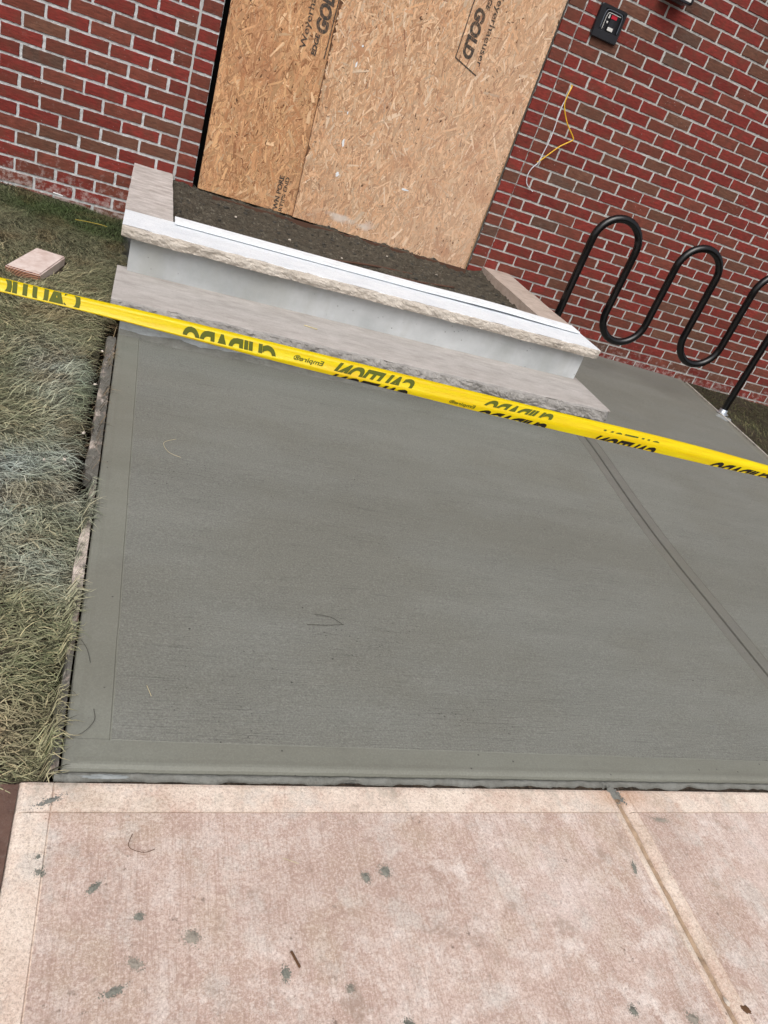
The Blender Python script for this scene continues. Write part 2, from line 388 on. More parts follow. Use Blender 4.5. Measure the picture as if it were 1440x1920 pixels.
M_FORM = mat_form()
M_FORM2 = mat_wood('pale_board', s2l(170, 164, 154), s2l(196, 190, 180), s2l(130, 128, 122), (90, 4, 90))
M_BLOCK = mat_wood('cement_dusted_lumber', s2l(206, 188, 180), s2l(222, 208, 202), s2l(190, 166, 156), (16, 16, 16))
M_OSBEDGE_SHADE = mat_wood('board_edge_shade', s2l(84, 58, 42), s2l(112, 80, 58), s2l(70, 48, 36), (20, 20, 60))  # edge brown darkened to paint in the shadow line at the boards' seam
M_STRIP = mat_wood('raw_edge_wood', s2l(150, 118, 88), s2l(178, 146, 114), s2l(120, 92, 68), (60, 60, 4))
def mat_endgrain():
    t = NT('lumber_end_grain'); P = t.mapping(t.tc.outputs['Object'], (1, 1, 1), (0, 0, 0), (-.02, 0, .05))
    w = t.n('ShaderNodeTexWave'); w.wave_type = 'RINGS'; w.rings_direction = 'Y'; t.l(P, w.inputs['Vector'])
    w.inputs['Scale'].default_value = 34; w.inputs['Distortion'].default_value = 1.6; w.inputs['Detail'].default_value = 3; w.inputs['Detail Scale'].default_value = 4
    c = t.mix(w.outputs['Fac'], s2l(92, 56, 42), s2l(168, 122, 96))
    t.base(c); t.rough(.85); t.bump(w.outputs['Fac'], .4, .003); return t.m
M_END = mat_endgrain()
def mat_tape():
    t = NT('yellow_plastic_film'); P = t.geo.outputs['Position']
    n = t.noise(t.mapping(P, (4, 4, 60)), 1.6, 5, .65); n2 = t.noise(t.mapping(P, (2.2, 2.2, 12)), 2.2, 4, .6); cr = t.noise(t.mapping(P, (38, 38, 14), (0, .7, 0)), 1.0, 4, .7)
    c = t.mix(t.ramp(n, [(.3, 0.0), (.7, 1.0)]), s2l(244, 206, 2), s2l(253, 236, 10))
    c = t.mix(t.math('MULTIPLY', t.ramp(n2, [(.50, 0.0), (.70, 1.0)]), .5), c, s2l(240, 190, 6))
    t.base(c); t.rough(.30); t.spec(.5); t.bump(t.math('ADD', n, t.math('MULTIPLY', cr, .6)), .4, .004)
    tr = t.n('ShaderNodeBsdfTranslucent'); t.l(c, tr.inputs['Color'])
    mx = t.n('ShaderNodeMixShader'); mx.inputs[0].default_value = .35
    t.l(t.b.outputs[0], mx.inputs[1]); t.l(tr.outputs[0], mx.inputs[2]); t.l(mx.outputs[0], t.out.inputs['Surface'])
    return t.m
M_TAPE = mat_tape()
M_TAPEINK = simple('black_tape_print', s2l(22, 18, 14), .5, .4)
M_TAPEOLIVE = simple('print_seen_through_yellow_film', s2l(84, 92, 22), .45, .4)
def mat_black():
    t = NT('black_powder_coat'); P = t.geo.outputs['Position']
    n = t.noise(P, 30, 4, .6)
    t.base(t.mix(t.ramp(n, [(.6, 0.0), (.8, 1.0)]), (.003, .003, .0035, 1), (.010, .009, .009, 1)))
    t.rough(t.math('ADD', .11, t.math('MULTIPLY', n, .16))); t.spec(.5); t.bump(n, .05, .002); return t.m
M_BLACK = mat_black()
M_PLASTIC = simple('black_plastic', (.008, .008, .011, 1), .3, .5)
M_PLASTIC2 = simple('dark_plastic_inner', (.014, .014, .018, 1), .22, .5)
M_GREYRIM = simple('grey_gasket', s2l(92, 98, 108), .4, .5)
M_RED = simple('red_tag', s2l(176, 22, 44), .5, .4)
M_LIGHTGREY = simple('pale_sticker', s2l(206, 204, 200), .5, .4)
M_GALV = simple('galvanised_steel', s2l(176, 184, 192), .35, .5, .7)
M_RUST = simple('rusty_steel', s2l(84, 60, 48), .8, .3)
M_YWIRE = simple('yellow_insulation', s2l(226, 178, 40), .4, .5)
M_WWIRE = simple('white_insulation', s2l(214, 216, 222), .4, .5)
M_COPPER = simple('copper_wire', s2l(150, 96, 40), .35, .5, .6)
M_STRAW = simple('dry_straw', s2l(196, 184, 150), .8, .2)
M_YSTICK = simple('dull_yellow_stick', s2l(150, 136, 64), .8, .3)
M_TWIG2 = simple('cement_coated_twig', s2l(80, 79, 73), .8, .2)
M_TWIG = simple('dark_twig', s2l(58, 48, 40), .8, .2)
M_GREYGREEN = mat_stone('wet_cement_blob', s2l(112, 114, 106), s2l(146, 144, 134), s2l(96, 100, 93), 12, .8, False)
M_GREYPALE = mat_stone('faint_cement_stain', s2l(136, 130, 120), s2l(164, 154, 142), s2l(120, 118, 109), 12, .5, False)
M_CONE = simple('pale_chip', s2l(196, 186, 174), .85, .2)
M_LEAF = simple('brown_leaf', s2l(96, 70, 50), .8, .2)

# ------------------------------------------------------------------ ground, soil, slab, pavement
def plane_grid(xs, ys, zf):
    V = [(x, y, zf(x, y)) for y in ys for x in xs]; nx = len(xs)
    F = [(j*nx+i, j*nx+i+1, (j+1)*nx+i+1, (j+1)*nx+i) for j in range(len(ys)-1) for i in range(nx-1)]
    return V, F
V, F = plane_grid(np.linspace(-40, 40, 9), np.linspace(-40, 40, 9), lambda x, y: -1.42+.0*x)
V = [(x, y, -1.42 - .02*max(-10, min(10, x)) + .0245*max(-6, min(2, y))) for x, y, z in V]
mesh_obj('ground', V, F, M_EARTH, kind='structure')

def lawn_z(x, y):
    z = G(x, y)
    k = max(0.0, min(1.0, (-.25 - x)/.35)) * max(0.0, min(1.0, (y+1.6)/1.6))
    z += .02*k + .018*fbm(x*3, y*3, 1.0, 3)
    z -= .03*math.exp(-((x+.225)/.035)**2)*(1 if y < -1.3 else 0)
    return z - .012
xs = np.arange(-3.2, -.195, .035); ys = np.arange(-3.668, .001, .035); ys[-1] = 0
V, F = plane_grid(list(xs), list(ys), lawn_z)
mesh_obj('lawn_soil', V, F, M_EARTH, kind='structure', smooth=True)
edge_r = lambda y: 4.01 + .10*max(-1.3, min(0, y)) if y > -1.3 else 3.88 + .05*(y+1.3)
V = []; F = []; ysr = np.arange(-3.64, .02, .06); xk = np.linspace(0, 1, 30)
for y in ysr:
    x0 = edge_r(y)+.02
    for k in xk:
        x = x0 + k*3.2; V.append((x, y, G(x, y)-.014 + .012*fbm(x*4, y*4, 3, 3)))
for j in range(len(ysr)-1):
    for i in range(len(xk)-1):
        a = j*len(xk)+i; F.append((a, a+1, a+len(xk)+1, a+len(xk)))
mesh_obj('lawn_soil', V, F, M_EARTH, kind='structure', smooth=True)

# the fresh concrete slab: rounded edges, trowelled picture-frame border, broomed field, tooled joint
def yb(x): return -3.641 - .0075*x                        # its front edge
def xl(y): return -.170 + .0072*(min(y, -1.5)+1.5)*-1.0   # its left edge
def xg(y): return float(np.interp(y, [-3.22, -2.53, -1.62], [2.087, 2.101, 2.136]))   # tooled joint
ycols = []
rowspec = [('e', 0.0, -.10), ('e', 0.0, -.010), ('e', .0025, -.0035), ('e', .010, 0.0), ('b', .016, .0007), ('b', .026, .0), ('b', .0655, 0.0), ('b', .0670, -.0022), ('f', .069, -.0012)]
yrows = [yb(0)+d for _, d, _ in rowspec]
lin = list(np.linspace(yb(0)+.10, -1.62, 40)) + [-1.55, -1.40] + list(np.linspace(-1.3, 0.0, 10))
def colspec(y):
    out = []; L = xl(y); g = xg(y); dep = .020 if y < -1.50 else 0.0; gb = 1 if y < -1.50 else 0
    for d, dz in ((0, -.10), (0, -.010), (.0025, -.0035), (.009, 0), (.020, .001), (.030, 0), (.082, 0), (.084, -.0022)): out.append((L+d, dz, 'b'))
    out.append((L+.0865, -.0012, 'f'))
    for x in np.linspace(L+.13, g-.14, 24): out.append((x, -.0012, 'f'))
    w = -.0012*1
    out += [(g-.0635, -.0012, 'f'), (g-.0595, -.006*gb, 'b'), (g-.054, -.001, 'b'), (g-.012, -.001, 'b'), (g-.007, -.004*gb, 'b'), (g-.0035, -dep, 'b'), (g+.0035, -dep, 'b'), (g+.007, -.004*gb, 'b'), (g+.012, -.001, 'b'), (g+.054, -.001, 'b'), (g+.0595, -.006*gb, 'b'), (g+.0635, -.0012, 'f')]
    R = edge_r(y)
    for x in np.linspace(g+.12, R-.06, 12): out.append((x, -.0012, 'f'))
    out += [(R-.010, 0, 'b'), (R-.002, -.004, 'b'), (R, -.012, 'b'), (R, -.10, 'b')]
    return out
V = []; F = []; MI = []; kinds = []
allrows = [(y, dz, k) for y, (k, _, dz) in zip(yrows, rowspec)] + [(y, 0.0, 'f') for y in lin]
ncol = None
for y, dzr, kr in allrows:
    cs = colspec(y); ncol = len(cs)
    for ci_, (x, dz, kc) in enumerate(cs):
        if (dz == -.0022 or kc == 'f') and kr != 'f': dz = 0
        dzr_ = dzr
        if dzr == -.0022 and ci_ < 7: dzr_ = 0
        yy = y - .0075*x*(1.0 if y < -3.4 else max(0.0, (-2.0-y)/1.4))
        z = G(x, yy) + min(dz, dzr_) if dzr_ < 0 or dz < 0 else G(x, yy) + max(dz, dzr_)
        wob = .0012*fbm(x*2.5, yy*2.5, 5, 2)
        V.append((x + .0012*fbm(yy*4, x, 2, 2), yy + (.0015*fbm(x*5, 0, 8, 3) if y < -3.5 else 0), z + wob))
for j in range(len(allrows)-1):
    for i in range(ncol-1):
        a = j*ncol+i; F.append((a, a+1, a+ncol+1, a+ncol))
        ka = colspec(allrows[j][0]); fr = allrows[j][2] == 'f' and allrows[j+1][2] == 'f'
        both = ka[i][2] == 'f' and ka[i+1][2] == 'f'
        xa_ = ka[i][0]-xg(allrows[j][0]); MI.append(0 if (fr and both) else (2 if (abs(xa_) < .07 and allrows[j][0] < -1.5) else 1))
slab = mesh_obj('concrete_walkway', V, F, [M_BROOM, M_TROWEL, M_TOOL], kind='structure', matidx=MI)
del ka

# mortar filler strip between the slab and the pink pavement
V = []; F = []; nx = 260
prof = [(-.017, -.045), (-.0165, -.016), (-.014, -.010), (-.009, -.009), (-.003, -.0085), (-.001, -.024)]
for i in range(nx+1):
    x = -.165 + i*(2.7/nx)
    rag = .5+.5*fbm(x*7, 0, 0, 3); bite = max(-.007, min(.008, fbm(x*13, 4, 0, 5)*.012))
    for k, (dy, dz) in enumerate(prof):
        y = yb(x) + dy + (bite if k < 3 else 0)
        V.append((x, y, G(x, y)+dz+.003*fbm(x*30, k*3, 2, 3) - (.004*rag if k < 3 else 0)))
for i in range(nx):
    for k in range(len(prof)-1):
        a = i*len(prof)+k; F.append((a, a+len(prof), a+len(prof)+1, a+1))
M_SPILL = mat_stone('spilled_mortar', s2l(112, 112, 106), s2l(132, 133, 128), s2l(96, 96, 90), 5, .9, False)
mesh_obj('mortar_joint', V, F, M_SPILL, kind='structure', smooth=True)

# pink pavement: a base with separate cast panels
pv = bpy.data.objects.new('pavement', None); pv.location = (0.4, -4.0, G(.4, -4.0)-.06); COL.objects.link(pv); pv['kind'] = 'structure'
Vb = [(x, y, G(x, y)-.0172) for x, y in ((-1.8, -6.5), (4.2, -6.5), (4.2, -3.66), (-1.8, -3.655))]
mesh_obj('joint_bed', Vb, [(0, 1, 2, 3)], M_EARTH, parent=pv)
def pave_panel(xa, xb, name='panel'):
    ytop = lambda x: -3.6655 - .0105*x
    xr = [0, .0, .004, .012, .062, .0635]
    def col(y, u): return 0
    skew = lambda y: .012*(y+3.67)
    W = xb - xa
    cx = [(0, -.08), (0, -.010), (.003, -.004), (.012, 0), (.045 if xa > 1 else .060, 0), ]
    c2 = .028 if xa > 1 else .060
    colsx = [(0, -.08, 'e'), (0, -.014, 'e'), (.003, -.008, 'e'), (.008, -.003, 'e'), (.016, 0, 'e'), (c2-.002, 0, 'e'), (c2, -.003, 'e'), (c2+.002, -.001, 'f')]
    colsx += [(x, -.001, 'f') for x in np.linspace(c2+.05, W-.08, 12)]
    colsx += [(W-.027, -.001, 'f'), (W-.025, -.003, 'e'), (W-.023, 0, 'e'), (W-.016, 0, 'e'), (W-.008, -.003, 'e'), (W-.003, -.008, 'e'), (W, -.014, 'e'), (W, -.08, 'e')]
    rows = [(0, -.08, 'e'), (0, -.008, 'e'), (.003, -.002, 'e'), (.010, 0, 'e'), (.0630, 0, 'e'), (.0632, -.006, 'e'), (.0650, -.006, 'e'), (.0654, -.001, 'f')] + [(d, -.001, 'f') for d in np.linspace(.12, 2.4, 16)]
    V = []; F = []; MI = []
    for d, dzr, kr in rows:
        for u, dzc, kc in colsx:
            x = xa + u - .0; y = ytop(x) - d
            x += -skew(y)*0.6 + (.0016*fbm(y*9, xa, 3, 3) if u in (0, W) else 0)
            dz = min(dzr, dzc) if min(dzr, dzc) < -.0015 else (0 if 'e' in (kr, kc) else -.001)
            V.append((x, y + (.0014*fbm(x*8, 1, xa, 3) if d == 0 else 0), G(x, y) + dz - .004))
    n = len(colsx)
    for j in range(len(rows)-1):
        for i in range(n-1):
            a = j*n+i; F.append((a, a+n, a+n+1, a+1))
            ff = all(k == 'f' for k in (rows[j][2], rows[j+1][2], colsx[i][2], colsx[i+1][2]))
            MI.append(0 if ff else 1)
    mesh_obj(name, V, F, [M_PINK, M_PINKE], parent=pv, matidx=MI)
def joint_fill(x0, x1, dz, m, seed):
    V = []; F = []; ys = np.linspace(-6.0, -3.668, 180); cx = np.linspace(x0, x1, 5)
    for y in ys:
        for x in cx:
            X = x - .012*(y+3.67)*.6; V.append((X, y, G(X, y)+dz+.0035*fbm(X*60, y*45, seed, 4)))
    for j in range(len(ys)-1):
        for i in range(4): a = j*5+i; F.append((a, a+1, a+6, a+5))
    mesh_obj('joint_filler', V, F, m, parent=pv, smooth=True)
joint_fill(-.2505, -.2215, -.010, mat_stone('brown_joint_filler', s2l(84, 62, 54), s2l(108, 84, 74), s2l(96, 74, 66), 6, .5, False), 2)
joint_fill(1.1325, 1.1455, -.0150, mat_stone('sandy_joint_filler', s2l(150, 126, 104), s2l(196, 170, 144), s2l(104, 90, 76), 10, .6, False), 6)
pave_panel(-1.60, -.250); pave_panel(-.222, 1.133); pave_panel(1.145, 2.50); pave_panel(2.515, 3.87)

# ------------------------------------------------------------------ brick walls
CP = 0.0677; MOD = 0.201
def in_view(x, y, z):
    v = np.array([x, y, z])-CAM; d = v@FWD
    return 720+FPX*(v@RIGHT)/d, 960+FPX*(v@DOWN)/d, d
def brick_mesh(L, H, seed):
    r = random.Random(seed)
    n_top = max(2, int(L/.040)); pts = []
    j = lambda s: r.uniform(-s, s)
    tl, tr = j(.0012), j(.0012)
    for i in range(n_top+1): pts.append((-L/2+L*i/n_top + (j(.006) if 0 < i < n_top else j(.0012)), -H/2+tl+(tr-tl)*i/n_top+j(.0011)))
    pts.append((L/2+j(.0028), j(.012)))
    tl, tr = j(.0012), j(.0012)
    for i in range(n_top+1): pts.append((L/2-L*i/n_top + (j(.006) if 0 < i < n_top else j(.0012)), H/2+tl+(tr-tl)*i/n_top+j(.0011)))
    pts.append((-L/2+j(.0028), j(.012)))
    n = len(pts); V = []; F = []
    for x, z in pts: V.append((x, .009, z))
    for x, z in pts:
        V.append((x*(1-.0030/L*2), .0 + j(.0005), z*(1-.0030/H*2)))
    V.append((0, -.0008+j(.0008), 0))
    for i in range(n):
        k = (i+1) % n; F.append((i, k, n+k, n+i)); F.append((n+i, n+k, 2*n))
    return V, F
def brick_col(r):
    u = r.random()
    if u < .60: c = np.array(s2l(130, 46, 38)[:3])*r.uniform(.80, 1.16)
    elif u < .86: c = np.array(s2l(122, 62, 48)[:3])*r.uniform(.84, 1.14)
    elif u < .965: c = np.array(s2l(112, 74, 58)[:3])*r.uniform(.88, 1.12)
    else: c = np.array(s2l(100, 74, 62)[:3])*r.uniform(.9, 1.08)
    g_ = c.mean(); c = c*.93+g_*.07; return (*np.clip(c*1.05, 0, 1), 1.0)
M_ = {}
def shared_brick(L, var, H):
    key = (round(L, 3), var, H)
    if key not in M_:
        V, F = brick_mesh(L+.0012, H, int(key[0]*1000)*17+key[1])
        me = bpy.data.meshes.new('brick'); me.from_pydata(V, [], F); me.materials.append(M_BRICK); me.update(); M_[key] = me
    return M_[key]
bricks = {'L': [], 'R': []}
rb = random.Random(21)
XR = 2.018
for k in range(-30, 20):
    z = -CP*(k+.5)
    full = (k % 2 == 0)
    # left wall, running left from its control joint at x = 0
    x = -.0055
    first = True
    while x > -3.2:
        L = (.190 if full else .0905) if first else .190
        if k <= 16: bricks['L'].append((x-L/2, z, L))
        x -= L+.011; first = False
    if k <= 15: bricks['L'].append((.0565, z, .1015))
    # right wall
    bricks['R'].append((XR-.004-.0515, z, .103))
    x = XR+.002; first = True
    while x < 7.5:
        L = (.1895 if full else .0885) if first else .190
        bricks['R'].append((x+L/2, z, L)); x += L+.011; first = False
wall_l = thing('brick_wall', (-1.0, 0, -1.25), 'red and brown brick wall with pale mortar left of the boarded doorway, lawn at its foot', 'wall', 'brick wall beside the boarded doorway')
wall_r = thing('brick_wall', (4.0, 0, -1.3), 'red and brown brick wall right of the boarded doorway, behind the bike rack', 'wall', 'brick wall beside the boarded doorway')
WZ = 2.0
def slab_box(name, x0, x1, y0, y1, z0, z1, m, parent): return bm_obj(name, box_bm(x0, x1, y0, y1, z0, z1), m, parent)
def mortar_face(x0, x1, z0, z1, par, step=.0075):
    xs = np.arange(x0, x1+step*.5, step); zs = np.arange(z0, z1, step); xs[-1] = x1
    V = [(x, .0050 + .0042*fbm(x*55, z*55, 3, 2), z) for z in zs for x in xs]; nx = len(xs)
    F = [(j*nx+i, j*nx+i+1, (j+1)*nx+i+1, (j+1)*nx+i) for j in range(len(zs)-1) for i in range(nx-1)]
    mesh_obj('mortar_joints', V, F, M_MORTAR, parent=par, kind='stuff', smooth=True)
mortar_face(-1.15, .1070, -1.2, .62, wall_l); mortar_face(XR-.1070, 5.3, -1.4, 1.15, wall_r, .0085)
slab_box('mortar', -3.2, .1065, .0085, .28, -1.5, WZ, M_MORTAR, wall_l)
slab_box('mortar', XR-.1065, 7.5, .0085, .28, -1.6, WZ, M_MORTAR, wall_r)
cand = []
for side, lst in bricks.items():
    for (x, z, L) in lst:
        px, py, d = in_view(x, 0, z)
        vis = -30 < px < 1470 and -25 < py and z > (G(x, 0)-.03)
        cand.append((side, x, z, L, vis, (L*.06)/d**2*(abs(FWD[1]))))
visible = sorted([c for c in cand if c[4]], key=lambda c: -c[5])
single = set((c[0], c[1], c[2]) for c in visible[:300])
rest = {'L': ([], [], []), 'R': ([], [], [])}
for side, x, z, L, vis, a in cand:
    par = wall_l if side == 'L' else wall_r
    jx, jz = rb.uniform(-.0015, .0015), rb.uniform(-.0012, .0012)
    jy = rb.uniform(-.0012, .0012); rot = rb.uniform(-.004, .004); c = brick_col(rb)
    me = shared_brick(L, rb.randrange(10), .0588 if side == 'L' else .0600)
    if (side, x, z) in single:
        o = bpy.data.objects.new('brick', me); COL.objects.link(o); o.parent = par
        o.location = Vector((x+jx, jy, z+jz)) - par.location; o.rotation_euler = (rb.uniform(-.006, .006), rot, rb.uniform(-.006, .006)); o.color = c
    else:
        V, F, Cc = rest[side]; b = len(V)
        for v in me.vertices: V.append((v.co.x+x+jx, v.co.y+jy, v.co.z+z+jz)); Cc.append(c)
        for p in me.polygons: F.append(tuple(b+i for i in p.vertices))
for side, par in (('L', wall_l), ('R', wall_r)):
    V, F, Cc = rest[side]
    o = mesh_obj('brick_courses', V, F, M_BRICKS, parent=par, kind='stuff')
    at = o.data.color_attributes.new('Col', 'FLOAT_COLOR', 'POINT'); at.data.foreach_set('color', np.array(Cc, 'f').ravel())
# caulked control joints (the left one wide and pale, the right one a thin line)
M_CAULK = simple('grey_caulk', s2l(178, 178, 176), .7, .3); M_CAULKD = simple('thin_grey_caulk', s2l(128, 122, 118), .7, .3)
bm_obj('control_joint', box_bm(-.0052, .0052, .0015, .02, -1.0, WZ-.01), M_CAULK, wall_l)
bm_obj('control_joint', box_bm(XR-.0042, XR-.0012, .0030, .02, -1.0, WZ-.01), M_CAULKD, wall_r)
# dark room behind the boarding
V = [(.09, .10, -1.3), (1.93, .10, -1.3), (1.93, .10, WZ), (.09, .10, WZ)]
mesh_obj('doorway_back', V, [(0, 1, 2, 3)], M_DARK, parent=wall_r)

# ------------------------------------------------------------------ OSB sheets
def text_mesh(body, bold=0.0, shear=0.0):
    cu = bpy.data.curves.new('t', 'FONT'); cu.body = body; cu.size = 1.0; cu.offset = bold; cu.shear = shear; cu.resolution_u = 4
    o = bpy.data.objects.new('t', cu); COL.objects.link(o)
    dg = bpy.context.evaluated_depsgraph_get(); dg.update()
    me = bpy.data.meshes.new_from_object(o.evaluated_get(dg))
    vs = [(v.co.x, v.co.y) for v in me.vertices]; fs = [tuple(p.vertices) for p in me.polygons]
    bpy.data.objects.remove(o); bpy.data.curves.remove(cu); bpy.data.meshes.remove(me)
    A = np.array(vs); A[:, 0] -= A[:, 0].min()
    return A, fs
def osb_sheet(quad, yf, th, n_str, seed, label, warm):
    """quad: (xl_bottom, xr_bottom, zb_left, zb_right, xl_top, xr_top, ztop)"""
    xlb, xrb, zbl, zbr, xlt, xrt, zt = quad
    t = thing('osb_board', ((xlb+xrb)/2, yf, zbl), label, 'board', 'boards closing the doorway')
    cs = [(xlb, zbl), (xrb, zbr), (xrt, zt), (xlt, zt)]
    V = [(x, yf, z) for x, z in cs] + [(x, yf+th, z) for x, z in cs]
    F = [(0, 1, 2, 3), (7, 6, 5, 4), (0, 4, 5, 1), (1, 5, 6, 2), (2, 6, 7, 3), (3, 7, 4, 0)]
    mesh_obj('sheet', V, F, M_OSBEDGE_SHADE, parent=t)
    r = np.random.default_rng(seed); V = []; F = []; Cc = []
    def xl_(z): return xlb + (xlt-xlb)*(z-zbl)/(zt-zbl)
    def xr_(z): return xrb + (xrt-xrb)*(z-zbr)/(zt-zbr)
    def zb_(x): return zbl + (zbr-zbl)*(x-xlb)/(xrb-xlb)
    pal = np.array([s2l(202, 156, 116)[:3], s2l(192, 144, 104)[:3], s2l(210, 166, 122)[:3], s2l(180, 130, 92)[:3], s2l(140, 94, 64)[:3], s2l(218, 182, 144)[:3]])
    if not warm: pal = np.array([s2l(212, 172, 136)[:3], s2l(204, 160, 122)[:3], s2l(218, 184, 150)[:3], s2l(196, 150, 114)[:3], s2l(150, 104, 76)[:3], s2l(226, 200, 172)[:3]])
    pr = [.29, .23, .22, .15, .04, .07]
    for i in range(n_str):
        z = r.uniform(zbl-.02, zt); x = r.uniform(xlb-.01, xrb+.01)
        u = i/n_str; q_ = r.random()
        if u < .45: L, W = r.uniform(.045, .10), r.uniform(.009, .026)
        elif q_ < .17: L, W = r.uniform(.045, .105), r.uniform(.009, .027)
        elif q_ < .58: L, W = r.uniform(.022, .055), r.uniform(.004, .013)
        else: L, W = r.uniform(.008, .028), r.uniform(.0012, .0042)
        a = r.normal(math.pi/2-.12, .5) if r.random() < .78 else r.uniform(0, math.pi)
        ca, sa = math.cos(a), math.sin(a)
        yy = yf - .0003 - .0016*u; tilt = r.uniform(-.0006, .0006)
        pts = [(-L/2, -W/2*r.uniform(.2, 1)), (L/2, -W/2*r.uniform(.2, 1)), (L/2*r.uniform(.75, 1.15), W/2*r.uniform(.2, 1)), (-L/2*r.uniform(.75, 1.15), W/2*r.uniform(.2, 1))]
        P3 = []
        for p, q in pts:
            X = x+p*ca-q*sa; Z = z+p*sa+q*ca
            X = min(max(X, xl_(Z)), xr_(Z)); Z = min(max(Z, zb_(X)), zt)
            P3.append((X, yy+tilt*(1 if q > 0 else -1), Z))
        b = len(V); V += P3; F.append((b, b+1, b+2, b+3))
        ci = r.choice(6, p=pr)
        if ci == 4 and W > .012: ci = 1
        c = pal[ci]*(r.uniform(.66, 1.22) if W > .004 else r.uniform(.85, 1.12))
        if W < .0043 and u > .35: c = c*(.5 if r.random() < .34 else 1.06)
        Cc += [(*np.clip(c, 0, 1), 1)]*4
    o = mesh_obj('wood_strands', V, F, M_OSB, parent=t, kind='stuff')
    at = o.data.color_attributes.new('Col', 'FLOAT_COLOR', 'POINT'); at.data.foreach_set('color', np.array(Cc, 'f').ravel())
    for i in range(26 if not warm else 16):
        z = zbl+.12+r.random()*1.25; x = r.choice([xlb+.06, (xlb+xrb)/2+r.normal(0, .03), xlb+(xrb-xlb)*.78]) + r.normal(0, .02)
        a = r.normal(-.3, .25); ca, sa = math.cos(a)*.008, math.sin(a)*.008
        V = []
        for sx in (-1, 1):
            for w in (-.0011, .0011):
                for yy in (yf-.0032, yf-.0005): V.append((x+sx*ca, yy, z+sx*sa+w))
        mesh_obj('staple', V, [(0, 2, 6, 4), (0, 1, 3, 2), (4, 6, 7, 5), (0, 4, 5, 1), (2, 3, 7, 6)], M_STAPLE, parent=t)
    return t
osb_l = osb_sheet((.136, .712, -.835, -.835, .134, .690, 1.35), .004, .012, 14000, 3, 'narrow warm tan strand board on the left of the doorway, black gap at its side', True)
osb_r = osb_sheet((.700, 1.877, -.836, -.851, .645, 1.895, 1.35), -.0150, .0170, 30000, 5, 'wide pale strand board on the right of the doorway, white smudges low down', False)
bm_obj('edge_strip', box_bm(1.879, 1.893, -.004, .03, -.85, 1.35), M_STRIP, osb_r)

def print_text(body, parent, yf, x_base, z_start, length, cap, up=True, bold=.0, shear=0.0):
    A, fs = text_mesh(body, bold, shear)
    w = A[:, 0].max(); h = .72
    V = []
    for u, v in A:
        s = u/w*length; q = v/h*cap
        V.append((x_base - q, yf, z_start + s) if up else (x_base + q, yf, z_start - s))
    return mesh_obj('printed_lettering', V, fs, M_INK, parent=parent)
yl_ = .004-.0028; yr_ = -.0150-.0028
print_text('Weyerhaeuser', osb_l, yl_, .551, .006, .385, .033, True, .012)
print_text('EDGE', osb_l, yl_, .612, -.006, .105, .024, True, .045, .15)
print_text('GOLD', osb_l, yl_, .642, .105, .24, .062, True, .055, .2)
print_text('WN PORE', osb_l, yl_, .601, -.829, .195, .026, True, .04)
print_text('RTIPS END', osb_l, yl_, .632, -.829, .195, .021, True, .02)
print_text('Weyerhaeuser', osb_r, yr_, 1.500, .63, .395, .033, False, .012)
print_text('EDGE', osb_r, yr_, 1.447, .60, .105, .024, False, .045, .15)
print_text('GOLD', osb_r, yr_, 1.400, .492, .242, .060, False, .055, .2)
def print_line(parent, pts, w, yf):
    V = []; F = []
    for i in range(len(pts)-1):
        a = Vector((pts[i][0], yf, pts[i][1])); b = Vector((pts[i+1][0], yf, pts[i+1][1])); t = (b-a).normalized(); nn = Vector((-t.z, 0, t.x))*w/2
        k = len(V); V += [tuple(a-nn), tuple(b-nn), tuple(b+nn), tuple(a+nn)]; F.append((k, k+1, k+2, k+3))
    mesh_obj('printed_border', V, F, M_INK, parent=parent)
print_line(osb_l, [(.672, .60), (.662, -.004)], .006, yl_)
print_line(osb_l, [(.684, .60), (.678, .06)], .004, yl_)
print_line(osb_r, [(1.372, .70), (1.368, .236)], .006, yr_-.0001); print_line(osb_r, [(1.366, .236), (1.520, .190)], .007, yr_-.0002)
rr = random.Random(4)
for (x, z, sx, sz) in ((.838, .03, .005, .018), (.88, -.365, .008, .02), (.894, -.533, .013, .013), (.845, .12, .006, .006), (.86, -.21, .004, .01), (1.32, -.50, .03, .006)):
    V = [(x, yr_-.0002, z)]; n = 12
    for i in range(n):
        a = 2*math.pi*i/n; k = rr.uniform(.6, 1.25); V.append((x+sx*k*math.cos(a), yr_, z+sz*k*math.sin(a)))
    mesh_obj('paint_spot', V, [(0, 1+i, 1+(i+1) % n) for i in range(n)], M_WHITEP, parent=osb_r)

